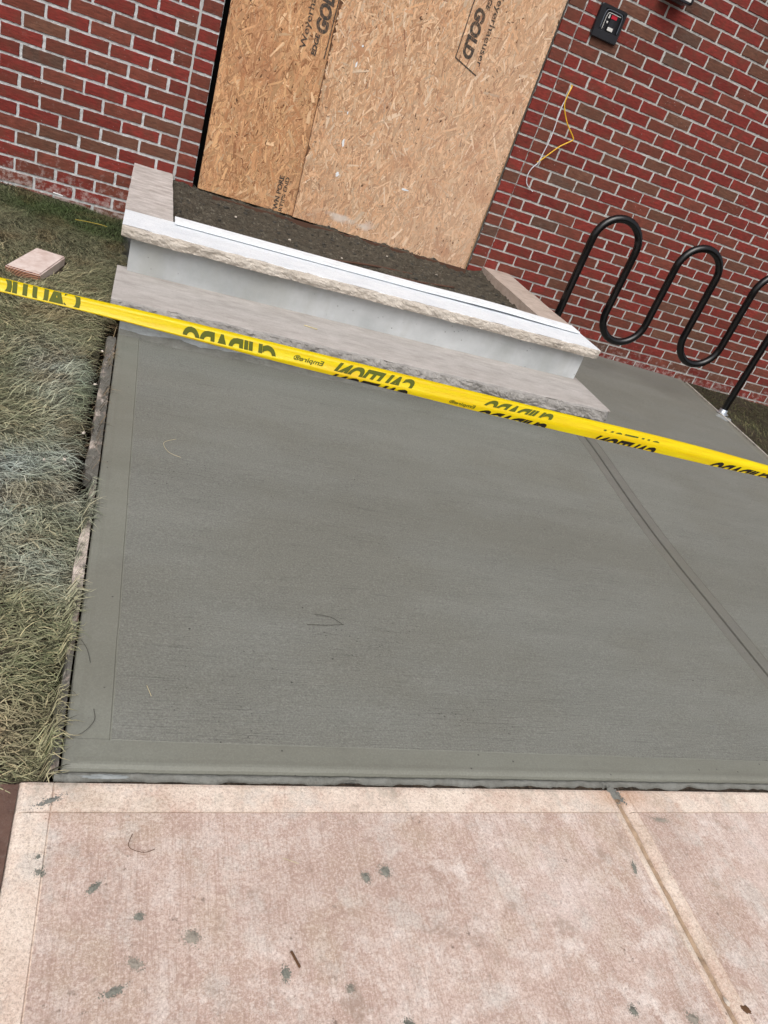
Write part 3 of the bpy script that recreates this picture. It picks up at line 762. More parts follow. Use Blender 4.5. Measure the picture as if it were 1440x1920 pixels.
# ------------------------------------------------------------------ stone steps
steps = thing('stone_steps', (1.0, -1.3, G(1, -1.3)), 'two pale limestone steps with rough split fronts before the boarded doorway', 'steps')
def rock_tread(name, x0, x1, yb_, yf, zt, zb, amp, m_top, m_rock, seed, slope=0.0):
    nx = 300; V = []; F = []; MI = []
    prof = [(yb_, zb, 't'), (yb_, zt, 't')] + [(yb_+(yf-yb_)*t, zt, 't') for t in (.35, .7, .9, .96)] + [(yf, zt, 'r')]
    nr = 9
    for k in range(1, nr+1): prof.append((yf, zt+(zb-zt)*k/nr, 'r'))
    prof.append((yf+.05, zb, 'r')); n = len(prof)
    for i in range(nx+1):
        x = x0+(x1-x0)*i/nx
        endk = min(1.0, min(x-x0, x1-x)/.03)
        for k, (y, z, c) in enumerate(prof):
            if c == 'r' and k < n-1:
                q = (k-6)/nr
                d = fbm(x*9, z*16, seed, 5, .8) * amp + abs(fbm(x*26, z*40, seed+3, 4, .7))*amp*.7
                belly = math.sin(math.pi*min(1, q*1.0))*.006
                facet = (noise.cell(Vector((x*14+fbm(x*5, z*9, 2, 2)*1.5, z*22, seed)))-.5)*amp*.6
                y2 = y + d + facet*.7 - belly + (1-endk)*.012
                if k == 6: y2 = y + .010 + fbm(x*11, 2, seed, 5)*amp*.8; z2 = z - .0005 - abs(fbm(x*17, 5, seed, 4))*.004
                else: z2 = z + fbm(x*20, z*20, seed+9, 3)*.003*(1 if k < n-2 else 0)
                V.append((x, y2, z2))
            else: V.append((x, y, z + (.0007*fbm(x*6, y*6, seed, 3) if k else 0)))
    for i in range(nx):
        for k in range(n-1):
            a = i*n+k; F.append((a, a+1, a+n+1, a+n)); MI.append(0 if k < 6 else 1)
    for i, sgn in ((0, 1), (nx, -1)):
        cidx = list(range(i*n, i*n+n)); F.append(tuple(cidx if sgn < 0 else cidx[::-1])); MI.append(1)
    return mesh_obj(name, V, F, [m_top, m_rock], parent=steps, matidx=MI)
rock_tread('upper_tread', -.212, 2.218, -1.058, -1.322, -.800, -.848, .009, M_TREAD_UP, M_ROCK, 1.7)
rock_tread('lower_tread', -.212, 2.205, -1.22, -1.650, -1.000, -1.058, .011, M_TREAD_LO, M_ROCK_LO, 5.2)
def rough_box(name, x0, x1, y0, y1, z0, z1, m, amp=.003, nx=40, nz=8, seed=0):
    bm = box_bm(x0, x1, y0, y1, z0, z1); bmesh.ops.subdivide_edges(bm, edges=list(bm.edges), cuts=10, use_grid_fill=True)
    for v in bm.verts:
        p = v.co; s = Vector((fbm(p.x*8, p.y*8, p.z*8+seed, 3), fbm(p.x*8+9, p.y*8, p.z*8+seed, 3), fbm(p.x*8, p.y*8+7, p.z*8+seed, 3)))*amp; v.co = p+s
    return bm_obj(name, bm, m, steps)
rough_box('riser', -.171, 2.172, -1.268, -1.10, -1.0005, -.8465, M_RISER, .002, seed=1)
rough_box('base_riser', -.167, 2.160, -1.582, -1.20, -1.34, -1.0565, M_BASE, .003, seed=2)
rough_box('side_wall', -.169, -.03, -1.098, .0, -1.34, -.862, M_RISER, .003, seed=3)
rough_box('side_wall', 2.03, 2.170, -1.098, .0, -1.34, -.862, M_RISER, .003, seed=4)
rough_box('cheek_stone', -.214, -.008, -1.055, .001, -.861, -.800, M_CHEEK, .0025, seed=5)
rough_box('cheek_stone', 2.008, 2.214, -1.055, .001, -.861, -.802, M_CHEEK2, .003, seed=6)

V = []; F = []; n = 220
for i in range(n+1):
    x = -.165 + i*(2.325/n); a = fbm(x*3.5, 1, 0, 4); b = fbm(x*9, 5, 0, 4)
    w = .030+.018*a+.010*b; h = .018+.014*fbm(x*4, 9, 0, 4)+.006*b
    for k, (dy, dz) in enumerate(((0, h), (-.004, h*.8), (-w*.35, h*.35), (-w*.7, h*.12), (-w, -.003))):
        V.append((x, -1.583+dy, G(x, -1.6)+dz+.002*fbm(x*30, k*2, 3, 3)))
for i in range(n):
    for k in range(4): q = i*5+k; F.append((q, q+1, q+6, q+5))
mesh_obj('mortar_fillet', V, F, M_SPILL, parent=steps, smooth=True)

# white plank lying on the top step
bm = box_bm(-.002, 2.188, -1.108, -1.004, -.7965, -.7865, .0015, 1)
bmesh.ops.subdivide_edges(bm, edges=[e for e in bm.edges if abs(e.verts[0].co.x-e.verts[1].co.x) > .5], cuts=30)
for v in bm.verts:
    x = v.co.x; v.co.z += .007*math.exp(-((x-1.65)/.33)**2) + .001
plank = bm_obj('plank', bm, M_PLANK, origin=(1.1, -1.05, -.797)); tag(plank, 'white painted plank lying along the back of the top step', 'plank')

# soil between the cheek stones
nx, ny = 150, 80
xs = np.linspace(-.012, 2.012, nx); ys = np.linspace(-1.12, .09, ny)
def soil_z(x, y):
    z = -.868 + .020*max(0, (y+.30)/.30) + .012*max(0, (.12-x)/.12)*1.5
    z += .022*fbm(x*6, y*6, 3, 6) + .016*abs(fbm(x*22, y*22, 8, 4)) + .012*math.exp(-((x-1.98)/.05)**2)
    return z
V, F = plane_grid(list(xs), list(ys), soil_z)
mesh_obj('soil_fill', V, F, M_SOIL, kind='structure')
V = []; F = []; rs = random.Random(5)
def pebble(V, F, x, y, z, r, rs):
    b = len(V); ax = rs.uniform(0, 6.28)
    for k in range(3):
        zz = (-.5, .25, .6)[k]; rad = (.9, 1.0, .45)[k]
        for i in range(6):
            a = ax+i*math.pi/3; q = r*rad*rs.uniform(.75, 1.25); V.append((x+q*math.cos(a), y+q*math.sin(a), z+zz*r*rs.uniform(.7, 1.1)))
    for k in range(2):
        for i in range(6): F.append((b+k*6+i, b+k*6+(i+1) % 6, b+k*6+6+(i+1) % 6, b+k*6+6+i))
    F.append(tuple(b+12+i for i in range(6)))
for i in range(800):
    x = rs.uniform(.0, 2.0); y = rs.uniform(-1.0, -.02); r = .003+.011*rs.random()**4
    pebble(V, F, x, y, soil_z(x, y)+.001, r, rs)
M_PEB = mat_stone('grey_pebbles', s2l(52, 50, 46), s2l(72, 70, 64), s2l(46, 44, 40), 30, .4, False)
mesh_obj('gravel', V, F, M_PEB, kind='stuff')
for i, (x, y, r, lab) in enumerate(((.62, -.52, .008, 'white gravel chip on the dark soil near the left board'), (1.26, -.27, .006, 'pale gravel chip on the soil under the wide board'), (1.58, -.33, .008, 'pale gravel chip beside the rusty bars on the soil'), (.33, -.41, .007, 'small white chip on the soil near the left cheek stone'), (.90, -.62, .006, 'pale gravel chip on the soil below the seam of the boards'))):
    V = []; F = []; pebble(V, F, x, y, soil_z(x, y)+.004, r, rs)
    o = mesh_obj('stone_chip', V, F, M_CONE, origin=(x, y, soil_z(x, y))); tag(o, lab, 'stone', 'pale chips on the soil')
def rod(name, pts, r, m, lab, cat, n=6, group=None, smooth=True):
    P = smooth_path(pts, 6); V, F = tube(P, r, n)
    o = mesh_obj(name, V, F, m, origin=tuple(pts[0]), smooth=smooth); tag(o, lab, cat, group); return o
def on_soil(x, y, d=.006): return (x, y, soil_z(x, y)+d)
rod('rusty_bar', [on_soil(.80, -.70), (1.1, -.60, soil_z(1.1, -.6)+.012), on_soil(1.44, -.48, .008)], .006, M_RUST, 'longer rusty bar lying on the dark soil, left end near the plank', 'bar', group='rusty bars on the soil')
rod('rusty_bar', [on_soil(1.10, -.745), (1.35, -.67, soil_z(1.35, -.67)+.012), on_soil(1.60, -.60, .008)], .006, M_RUST, 'shorter rusty bar on the soil, right of the longer one and nearer the plank', 'bar', group='rusty bars on the soil')
fl = bm_obj('threshold_strip', box_bm(.22, 1.87, -.075, -.066, -.872, -.838), M_RUST, origin=(1, -.07, -.872))
for v in fl.data.vertices: pass
tag(fl, 'thin rusty brown strip standing in the soil along the foot of the boards', 'strip')

# ------------------------------------------------------------------ left form board and right form board
V = []; F = []; n = 120
for i in range(n+1):
    y = -3.635 + i*(2.05/n); L = xl(y)-.0048
    w = .016 + .010*fbm(y*5, 0, 3, 4) + (.018 if y > -2.6 else (.010 if -3.14 < y < -2.84 else 0)); zt = G(L, y)-.026+.005*fbm(y*9, 1, 0, 3)
    V += [(L, y, zt-.09), (L, y, zt), (L-.008, y, zt+.003*fbm(y*20, 2, 2, 3)), (L-w*.8, y, zt+.004*fbm(y*26, 6, 2, 3)), (L-w, y, zt-.004+.006*fbm(y*25, 3, 1, 3)), (L-w-.004, y, zt-.05)]
for i in range(n):
    for k in range(5): a = i*6+k; F.append((a, a+6, a+7, a+1))
fb = mesh_obj('form_board', V, F, M_FORM, origin=(-.19, -2.6, -1.2))
tag(fb, 'cement smeared form board between the lawn and the left edge of the wet slab', 'board')
V = []; F = []; n = 60
for i in range(n+1):
    y = -1.75 + i*(1.7/n); x = edge_r(y)+.004; b = .018*math.exp(-((y+.9)/.3)**2); zt = G(x, y)+.006
    V += [(x+b*.4, y, zt-.09), (x+b*.4, y, zt), (x+.012+b*.4, y, zt), (x+.012+b*.4, y, zt-.09)]
for i in range(n):
    for k in range(3): a = i*4+k; F.append((a, a+4, a+5, a+1))
fb2 = mesh_obj('form_board', V, F, M_FORM2, origin=(4.0, -.9, -1.25))
tag(fb2, 'thin pale form board along the right edge of the slab beyond the bike rack foot', 'board')

# ------------------------------------------------------------------ bike rack
RX, RY, RA, RD, RH, RV = 2.4231, -.4395, -.0721, .3164, -.2226, -.9335
rack = thing('bike_rack', (RX+.8, RY-.06, G(RX+.8, RY)), 'glossy black wave shaped bike rack standing on the slab before the brick wall', 'bike rack')
path = []
def rk(s, z): path.append((RX+math.cos(RA)*s, RY+math.sin(RA)*s, z))
r_ = RD/2
for t in np.linspace(0, 1, 8): rk(0, G(RX, RY)+(RH-r_-G(RX, RY))*t)
for i in range(5):
    hump = i % 2 == 0; c = (i+.5)*RD
    for t in np.linspace(0, math.pi, 18)[1:-1]: rk(c-r_*math.cos(t), (RH-r_+r_*math.sin(t)) if hump else (RV+r_-r_*math.sin(t)))
    s = (i+1)*RD; za, zb = (RH-r_, RV+r_) if hump else (RV+r_, RH-r_)
    if i == 4: zb = G(RX+math.cos(RA)*s, RY+math.sin(RA)*s)+.004
    for t in np.linspace(0, 1, 8)[(0 if i == 0 else 0):]: rk(s, za+(zb-za)*t)
V, F = tube(path, .0242, 18)
mesh_obj('tube', V, F, M_BLACK, parent=rack, smooth=True)
def flange(x, y):
    z = G(x, y); V = []; F = []; n = 20
    prof = [(.046, 0), (.046, .004), (.043, .006), (.030, .008), (.029, .030), (.0255, .034)]
    for rr_, h in prof:
        for i in range(n): a = 2*math.pi*i/n; V.append((x+rr_*math.cos(a), y+rr_*math.sin(a), z+h))
    for k in range(len(prof)-1):
        for i in range(n): F.append((k*n+i, k*n+(i+1) % n, (k+1)*n+(i+1) % n, (k+1)*n+i))
    mesh_obj('foot_collar', V, F, M_GALV, parent=rack, smooth=True)
flange(RX, RY); flange(path[-1][0], path[-1][1])
V = []; F = []; x, y = path[-1][0]-.05, path[-1][1]-.09; nn = 18; rs = random.Random(9)
V.append((x, y, G(x, y)+.005))
for i in range(nn):
    a = 2*math.pi*i/nn; k = rs.uniform(.6, 1.2); q = .055*k; V.append((x+q*1.4*math.cos(a), y+q*1.3*math.sin(a), G(x, y)+.0006))
M_SPLASH = mat_stone('wet_cement_smear', s2l(140, 146, 146), s2l(158, 162, 162), s2l(126, 130, 130), 6, .5, False)
o = mesh_obj('mortar_smear', V, [(0, 1+i, 1+(i+1) % nn) for i in range(nn)], M_SPLASH, origin=(x, y, G(x, y)), smooth=True)
tag(o, 'pale mortar smear on the slab beside the right foot of the bike rack', 'mortar')

# ------------------------------------------------------------------ wall box, lamp, loose wires
box = thing('outlet_box', (2.19, 0, .67), 'black recessed outlet box with a red tag on the brick wall right of the boards', 'outlet box')
def frame_plate(x0, x1, z0, z1, ix0, ix1, iz0, iz1, yf, yb_, m, name, parent, rr=.01):
    V = []; F = []
    def ring(a0, a1, b0, b1, y, r):
        out = []
        for (cx, cz, s) in ((a1-r, b1-r, 0), (a0+r, b1-r, 1), (a0+r, b0+r, 2), (a1-r, b0+r, 3)):
            for k in range(5):
                an = (s+k/4)*math.pi/2; out.append((cx+r*math.cos(an), y, cz+r*math.sin(an)))
        return out
    rings = [ring(x0, x1, z0, z1, yb_, rr), ring(x0, x1, z0, z1, yf+.004, rr), ring(x0+.003, x1-.003, z0+.003, z1-.003, yf, rr), ring(ix0, ix1, iz0, iz1, yf, rr*.8), ring(ix0+.004, ix1-.004, iz0+.004, iz1-.004, yf+.015, rr*.6)]
    for rg in rings: V += rg
    n = 20
    for k in range(len(rings)-1):
        for i in range(n): F.append((k*n+i, k*n+(i+1) % n, (k+1)*n+(i+1) % n, (k+1)*n+i))
    F.append(tuple(4*n+i for i in range(n)))
    return mesh_obj(name, V, F, m, parent=parent)
frame_plate(2.100, 2.276, .588, .754, 2.132, 2.258, .630, .738, -.020, .003, M_PLASTIC, 'face_plate', box)
V, F = tube(smooth_path([(2.136, -.022, .640), (2.136, -.022, .700), (2.142, -.022, .726), (2.160, -.022, .733), (2.230, -.022, .733), (2.248, -.022, .726), (2.253, -.022, .700), (2.253, -.022, .640)], 5), .0022, 6)
mesh_obj('gasket', V, F, M_GREYRIM, parent=box, smooth=True)
V, F = tube(smooth_path([(2.150, -.023, .636), (2.150, -.023, .695), (2.156, -.023, .716), (2.172, -.023, .721), (2.240, -.023, .720)], 5), .0016, 6)
mesh_obj('gasket', V, F, M_LIGHTGREY, parent=box, smooth=True)
bm_obj('lower_flap', box_bm(2.104, 2.272, -.024, -.0205, .592, .632, .001, 1), M_PLASTIC2, box)
bm_obj('socket', box_bm(2.186, 2.222, -.016, .004, .648, .716, .002, 1), M_PLASTIC2, box)
bm_obj('red_tag', box_bm(2.184, 2.222, -.0195, -.0165, .698, .718, .001, 1), M_RED, box)
bm_obj('sticker', box_bm(2.186, 2.222, -.0195, -.0165, .640, .658, .001, 1), M_LIGHTGREY, box)
for z0, z1 in ((.694, .716), (.670, .682)): bm_obj('screw_cover', box_bm(2.166, 2.175, -.020, -.014, z0, z1, .003, 2), M_LIGHTGREY, box)

lamp = thing('wall_light', (2.52, 0, .98), 'black box shaped wall light with pale lens at the top edge above the outlet box', 'wall light')
bm_obj('housing', box_bm(2.418, 2.588, -.11, .002, .895, 1.10, .012, 3), M_PLASTIC, lamp)
bm_obj('lens', box_bm(2.445, 2.562, -.1145, -.02, .8925, .93, .004, 2), M_PLASTIC2, lamp)
bm_obj('pale_lens', box_bm(2.50, 2.566, -.116, -.108, .905, .95, .003, 2), M_LIGHTGREY, lamp)

cable = thing('loose_cable', (2.119, 0, .328), 'loose yellow and white wires hanging out of the brick wall beside the boards', 'cable')
def wire(pts, r, m, name, n=8):
    V, F = tube(smooth_path(pts, 8), r, n); mesh_obj(name, V, F, m, parent=cable, smooth=True)
wire([(2.120, .008, .330), (2.118, -.012, .322), (2.105, -.028, .27), (2.110, -.032, .218), (2.165, -.034, .145), (2.240, -.036, .085), (2.249, -.036, .068), (2.236, -.035, .055), (2.18, -.030, .005), (2.11, -.025, -.085), (2.085, -.022, -.113)], .0036, M_YWIRE, 'yellow_wire')
wire([(2.085, -.022, -.113), (2.074, -.022, -.112), (2.068, -.022, -.098)], .0014, M_COPPER, 'copper_tip')
wire([(2.119, .008, .326), (2.112, -.014, .300), (2.102, -.024, .235), (2.098, -.026, .19), (2.106, -.026, .10), (2.107, -.026, .03), (2.098, -.025, -.06), (2.090, -.024, -.115), (2.066, -.022, -.155), (2.058, -.020, -.20), (2.075, -.018, -.245), (2.120, -.014, -.270), (2.137, -.012, -.277)], .0029, M_WWIRE, 'white_wire')

# ------------------------------------------------------------------ caution tape, folded lengthwise
TX = np.array([-.4019, -.2647, -.1275, .0097, .1469, .2841, .4213, .5586, .6958, .833, .9702, 1.1074, 1.2446, 1.3818, 1.519, 1.6562])
TT = np.array([-.5424, -.5416, -.5385, -.5371, -.5375, -.5368, -.5361, -.536, -.536, -.5358, -.5350, -.5332, -.5324, -.5332, -.5356, -.5400])
TF = np.array([-.5668, -.5648, -.5658, -.5680, -.5673, -.5672, -.5672, -.5642, -.5628, -.5616, -.5575, -.5530, -.5505, -.5493, -.5498, -.5530])
TB = np.array([-.5712, -.5692, -.5716, -.5747, -.5783, -.5798, -.5803, -.5818, -.5840, -.5846, -.5840, -.5818, -.5806, -.5803, -.5795, -.5770])
def sm(a, x):
    return (np.interp(x-.05, TX, a)+np.interp(x, TX, a)*2+np.interp(x+.05, TX, a))/4
def ty(x): return -2.97563312 - .0633986*(x+.03724404)
def ext(a, x):
    if x < TX[0]: return float(a[0] + (x-TX[0])*.012)
    if x > TX[-1]: return float(a[-1] + (x-TX[-1])*(-.030))
    return float(sm(a, x))
tape = thing('caution_tape', (.6, ty(.6), -.56), 'yellow folded caution tape stretched across in front of the steps', 'tape')
V = []; F = []; xsT = np.linspace(-2.0, 3.4, 400)
for x in xsT:
    zt, zf, zb = ext(TT, x), ext(TF, x), ext(TB, x); y = ty(x); w = .0012*fbm(x*6, 0, 4, 3)
    V += [(x, y+.006, zt-.010), (x, y+.0025, zt), (x, y-.001+w, zt*.6+zf*.4), (x, y-.004+w, zf), (x, y-.0055, zf-.0009), (x, y-.0060+w*2, zf*.5+zb*.5), (x, y-.0030, zb)]
for i in range(len(xsT)-1):
    for k in range(6): a = i*7+k; F.append((a, a+7, a+8, a+1))
mesh_obj('film', V, F, M_TAPE, parent=tape, smooth=True)
def tape_word(body, x0, x1, band, top_off, cap, lean, m, bold=.050, clip=True):
    """mirrored print, seen through the film; top_off: cap top below the band's upper edge (m)."""
    A, fs = text_mesh(body, bold); w = A[:, 0].max(); h = .72
    bm = bmesh.new()
    vs = [bm.verts.new((u/w, v/h, 0)) for u, v in A]
    for f in fs:
        try: bm.faces.new([vs[i] for i in f])
        except ValueError: pass
    bmesh.ops.triangulate(bm, faces=bm.faces[:])
    xm = (x0+x1)/2
    if band == 'U': hi, lo = ext(TT, xm), ext(TF, xm)+.0006
    else: hi, lo = ext(TF, xm)-.0012, ext(TB, xm)+.0002
    vlo = 1-((hi-lo)-top_off)/cap; vhi = 1+top_off/cap
    for co, no in (((0, vlo, 0), (0, -1, 0)), ((0, vhi-.02, 0), (0, 1, 0))):
        bmesh.ops.bisect_plane(bm, geom=bm.verts[:]+bm.edges[:]+bm.faces[:], plane_co=co, plane_no=no, clear_outer=True)
    bmesh.ops.subdivide_edges(bm, edges=[e for e in bm.edges if e.calc_length() > .05], cuts=1)
    V = []; bm.verts.index_update()
    for v in bm.verts:
        s, q = v.co.x, v.co.y
        d = top_off+(1-q)*cap                         # metres below the band's upper edge
        x = x1-(x1-x0)*s - lean*d
        if band == 'U': a, b = ext(TT, x), ext(TF, x); y = ty(x)+.0025
        else: a, b = ext(TF, x)-.0009, ext(TB, x); y = ty(x)-.0055
        fr = min(1.0, d/(hi-lo+.0008)); z = a+(b-a)*fr
        wv = .0012*fbm(x*6, 0, 4, 3)
        if band == 'U': y = ty(x)+.0025+(-.0065)*fr + wv*min(1, fr*2)
        else: y = ty(x)-.0055 + (-.0005+2*wv)*min(1, fr*2) + (.003 if fr > .5 else 0)*(fr-.5)*2
        V.append((x, y-.0014, z))
    fsx = [[v.index for v in f.verts] for f in bm.faces]; bm.free()
    mesh_obj('lettering', V, fsx, m, parent=tape)
tape_word('CAUTION', -.450, -.246, 'U', -.012, .046, .0, M_TAPEOLIVE)
tape_word('CUIDADO', -.036, .176, 'U', .0100, .046, -.12, M_TAPEOLIVE)
tape_word('Empire\u00ae', .226, .298, 'U', .0150, .011, .3, M_TAPEOLIVE, .02)
tape_word('CAUTION', .336, .536, 'U', .0085, .036, .55, M_TAPEOLIVE)
tape_word('CAUTION', .330, .526, 'L', .0052, .036, .75, M_TAPEINK)
tape_word('CUIDADO', .738, .936, 'U', .0095, .034, .8, M_TAPEOLIVE)
tape_word('CUIDADO', .728, .928, 'L', .0110, .036, .8, M_TAPEINK)
tape_word('CAUTION', 1.090, 1.280, 'U', .0150, .036, .6, M_TAPEOLIVE)
tape_word('CAUTION', 1.086, 1.280, 'L', .0140, .036, .7, M_TAPEINK)
tape_word('CUIDADO', 1.480, 1.700, 'L', .0100, .036, .8, M_TAPEINK)
tape_word('Empire\u00ae', .628, .700, 'L', .0040, .009, .3, M_TAPEOLIVE, .02)

# ------------------------------------------------------------------ lumber block on the grass
blk = thing('wood_block', (-.545, -1.08, G(-.545, -1.08)), 'cement dusted block of lumber with reddish end grain lying on the grass', 'wood block')
bx = [(-.6445, -1.235), (-.508, -1.252), (-.440, -.945), (-.566, -.925)]
zt = [G(x, y)+.028 for x, y in bx]; zt = [z+.004*k for z, k in zip(zt, (0, 0, 0, 0))]
bm = bmesh.new()
lo = [bm.verts.new((x, y, G(x, y)-.035)) for x, y in bx]; hi = [bm.verts.new((x, y, z)) for (x, y), z in zip(bx, zt)]
bm.faces.new(lo[::-1]); bm.faces.new(hi)
for i in range(4): bm.faces.new((lo[i], lo[(i+1) % 4], hi[(i+1) % 4], hi[i]))
bmesh.ops.bevel(bm, geom=[e for e in bm.edges], offset=.005, segments=2, affect='EDGES')
vs = [tuple(v.co) for v in bm.verts]; bm.verts.index_update(); bm.normal_update()
fs = [[v.index for v in f.verts] for f in bm.faces]; mi = [1 if f.normal.y < -.8 else 0 for f in bm.faces]; bm.free()
mesh_obj('lumber', vs, fs, [M_BLOCK, M_END], parent=blk, matidx=mi)

# ------------------------------------------------------------------ grass
def grass(name, n, region, seed, zfun, hscale, flow, color, keep):
    r = np.random.default_rng(seed); x0, x1, y0, y1 = region
    X = r.uniform(x0, x1, n); Y = r.uniform(y0, y1, n)
    k = keep(X, Y, r); X, Y = X[k], Y[k]; n = len(X)
    Z = np.array([zfun(x, y) for x, y in zip(X, Y)])
    th = flow(X, Y) + r.normal(0, 1, n)*np.where(Y < -2.75, .75, .38)
    L = hscale*r.uniform(.55, 1.3, n)*np.where(Y < -2.9, .85, 1.0); W = r.uniform(.0007, .0014, n)
    el = np.clip(r.normal(.62, .22, n), .2, 1.3); curl = r.uniform(.7, 1.5, n); side = r.normal(0, .8, n); wig = r.normal(0, .5, n)
    segs = 4; P = np.stack([X, Y, Z-.006], 1); rows = []
    wfac = [1.0, 1.0, .85, .6, .12]
    for s in range(segs+1):
        sd_ = np.stack([-np.sin(th), np.cos(th), np.zeros(n)], 1)
        w = (W*wfac[s])[:, None]
        rows.append(P-sd_*w); rows.append(P+sd_*w)
        d = np.stack([np.cos(th)*np.cos(el), np.sin(th)*np.cos(el), np.sin(el)], 1)
        P = P+d*(L/segs)[:, None]; el = el-curl*.42; th = th+side*.3+wig*(1 if s % 2 else -1)*.6
        zmin = np.array(Z)-.002 + .006*r.random(n)
        over = (P[:, 0] > -.180) & (P[:, 0] < 0) & (P[:, 1] < -1.55) & (P[:, 1] > -3.66); zmin = np.where(over, -1.12-.02*P[:, 0]+.0245*P[:, 1]+.003+.004*r.random(n), zmin)
        P[:, 2] = np.maximum(P[:, 2], zmin)
    V = np.stack(rows, 1).reshape(-1, 3); m = 2*(segs+1)
    base = (np.arange(n)*m)[:, None, None]
    q = np.array([[2*s, 2*s+1, 2*s+3, 2*s+2] for s in range(segs)])[None]
    F = (base+q).reshape(-1, 4)
    me = bpy.data.meshes.new(name); me.vertices.add(len(V)); me.vertices.foreach_set('co', V.astype('f').ravel())
    me.loops.add(F.size); me.loops.foreach_set('vertex_index', F.astype('i').ravel())
    me.polygons.add(len(F)); me.polygons.foreach_set('loop_start', np.arange(0, F.size, 4, dtype='i')); me.polygons.foreach_set('loop_total', np.full(len(F), 4, dtype='i'))
    me.update(calc_edges=True); me.materials.append(M_GRASS)
    Cc = color(X, Y, r, n); Cc = np.repeat(Cc, m, axis=0); Cc = np.concatenate([Cc, np.ones((len(Cc), 1))], 1)
    at = me.color_attributes.new('Col', 'FLOAT_COLOR', 'POINT'); at.data.foreach_set('color', Cc.astype('f').ravel())
    o = bpy.data.objects.new(name, me); COL.objects.link(o); o['kind'] = 'stuff'; return o
def vn(X, Y, s, o): return np.array([fbm(x*s+o, y*s, o, 3) for x, y in zip(X, Y)])
def flow_l(X, Y):
    f = flow_l0(X, Y); k = np.exp(-((X+.18)/.07)**2)*(Y < -1.5); return f*(1-k) + k*.05
def flow_l0(X, Y): return -.25 + 1.15*vn(X, Y, 1.9, 4.0) + .9*vn(X, Y, 5.0, 9.0) + np.where(Y > -.9, -.5, 0) 
def col_l(X, Y, r, n):
    lin = lambda *c: np.array(s2l(*c)[:3])
    a = vn(X, Y, 2.6, 2.0); b = vn(X, Y, 6.0, 7.0); u = r.random(n)
    c = np.where((u < .55)[:, None], lin(126, 124, 98), np.where((u < .82)[:, None], lin(100, 104, 76), lin(156, 146, 114)))
    def blend(c, k, col): return c*(1-k[:, None]) + col*k[:, None]
    green = np.exp(-((Y+.22)/.28)**2)*np.exp(-((X+.45)/.55)**2)
    c = blend(c, np.clip(green*1.25, 0, .95), lin(58, 76, 40))
    c = blend(c, np.clip((Y+1.3)*.9, 0, .55)*(1-green), lin(92, 92, 76))
    ge = np.exp(-((X+.27)/.035)**2)*(np.exp(-((Y+2.1)/.28)**2)+np.exp(-((Y+2.45)/.1)**2)*.6)
    c = blend(c, np.clip(ge, 0, .85), lin(78, 88, 46))
    dust = np.exp(-((X+.40)/.16)**2-((Y+2.05)/.22)**2) + .9*np.exp(-((X+.42)/.30)**2-((Y+2.75)/.22)**2) + .55*np.exp(-((X+.3)/.1)**2-((Y+2.55)/.2)**2) + .5*np.exp(-((X+.36)/.2)**2-((Y+3.1)/.15)**2)
    c = blend(c, np.clip(dust*(.55+.8*a), 0, .8), lin(146, 156, 152))
    straw = np.clip((-2.95-Y)*1.6, 0, .95)*np.clip(.6+b*1.5, 0, 1)
    c = blend(c, straw*.75, lin(134, 121, 99))
    brown = np.clip(b*1.6-.25, 0, .35); c = blend(c, brown, lin(116, 94, 66))
    eb = np.exp(-((X+.215)/.03)**2)*(Y < -1.4); c = blend(c, eb*.7*(Y > -2.6), lin(96, 70, 52))
    g2 = np.clip(-a*1.3-.1, 0, .45); c = blend(c, g2*.8, lin(84, 90, 66))
    return np.clip(c*np.where(r.random(n) < .33, r.uniform(.2, .55, n), r.uniform(1.2, 2.25, n))[:, None], 0, .62)
def keep_l(X, Y, r):
    k = X < np.where(Y > -1.45, -.214, np.where(Y > -2.75, -.212, -.187)) + .006*np.sin(Y*23) + .006*np.sin(Y*51+1)
    blkm = (X > -.665) & (X < -.42) & (Y > -1.26) & (Y < -.92) & (np.abs((X+.575) - (Y+1.235)*.24) < .068+.0)
    bare = np.exp(-((X+.236)/.046)**2)*((Y < -1.45) & (Y > -2.70))*1.1
    clear = (Y < -1.0) & (Y > -3.7)
    hole = (np.abs(X+.18) < .032) & (((Y < -2.86) & (Y > -3.10)) | ((Y < -3.36) & (Y > -3.45)))
    return k & ~blkm & ~hole & (r.random(len(X)) > bare*.9)
grass('grass', 190000, (-1.6, -.19, -3.672, -.004), 11, lawn_z, .074, flow_l, col_l, keep_l)
def z_r(x, y): return G(x, y)-.012
def flow_r(X, Y): return 2.5 + 2.0*vn(X, Y, 2.0, 5.0)
def col_r(X, Y, r, n):
    lin = lambda *c: np.array(s2l(*c)[:3]); u = r.random(n)
    c = np.where((u < .5)[:, None], lin(84, 88, 58), np.where((u < .8)[:, None], lin(110, 104, 74), lin(66, 72, 46)))
    return np.clip(c*np.where(r.random(n) < .42, r.uniform(.2, .5, n), r.uniform(.95, 1.7, n))[:, None], 0, .6)
def keep_r(X, Y, r): return X > np.array([edge_r(y)+.03 for y in Y])
grass('grass', 40000, (3.85, 6.4, -3.6, -.004), 12, z_r, .07, flow_r, col_r, keep_r)

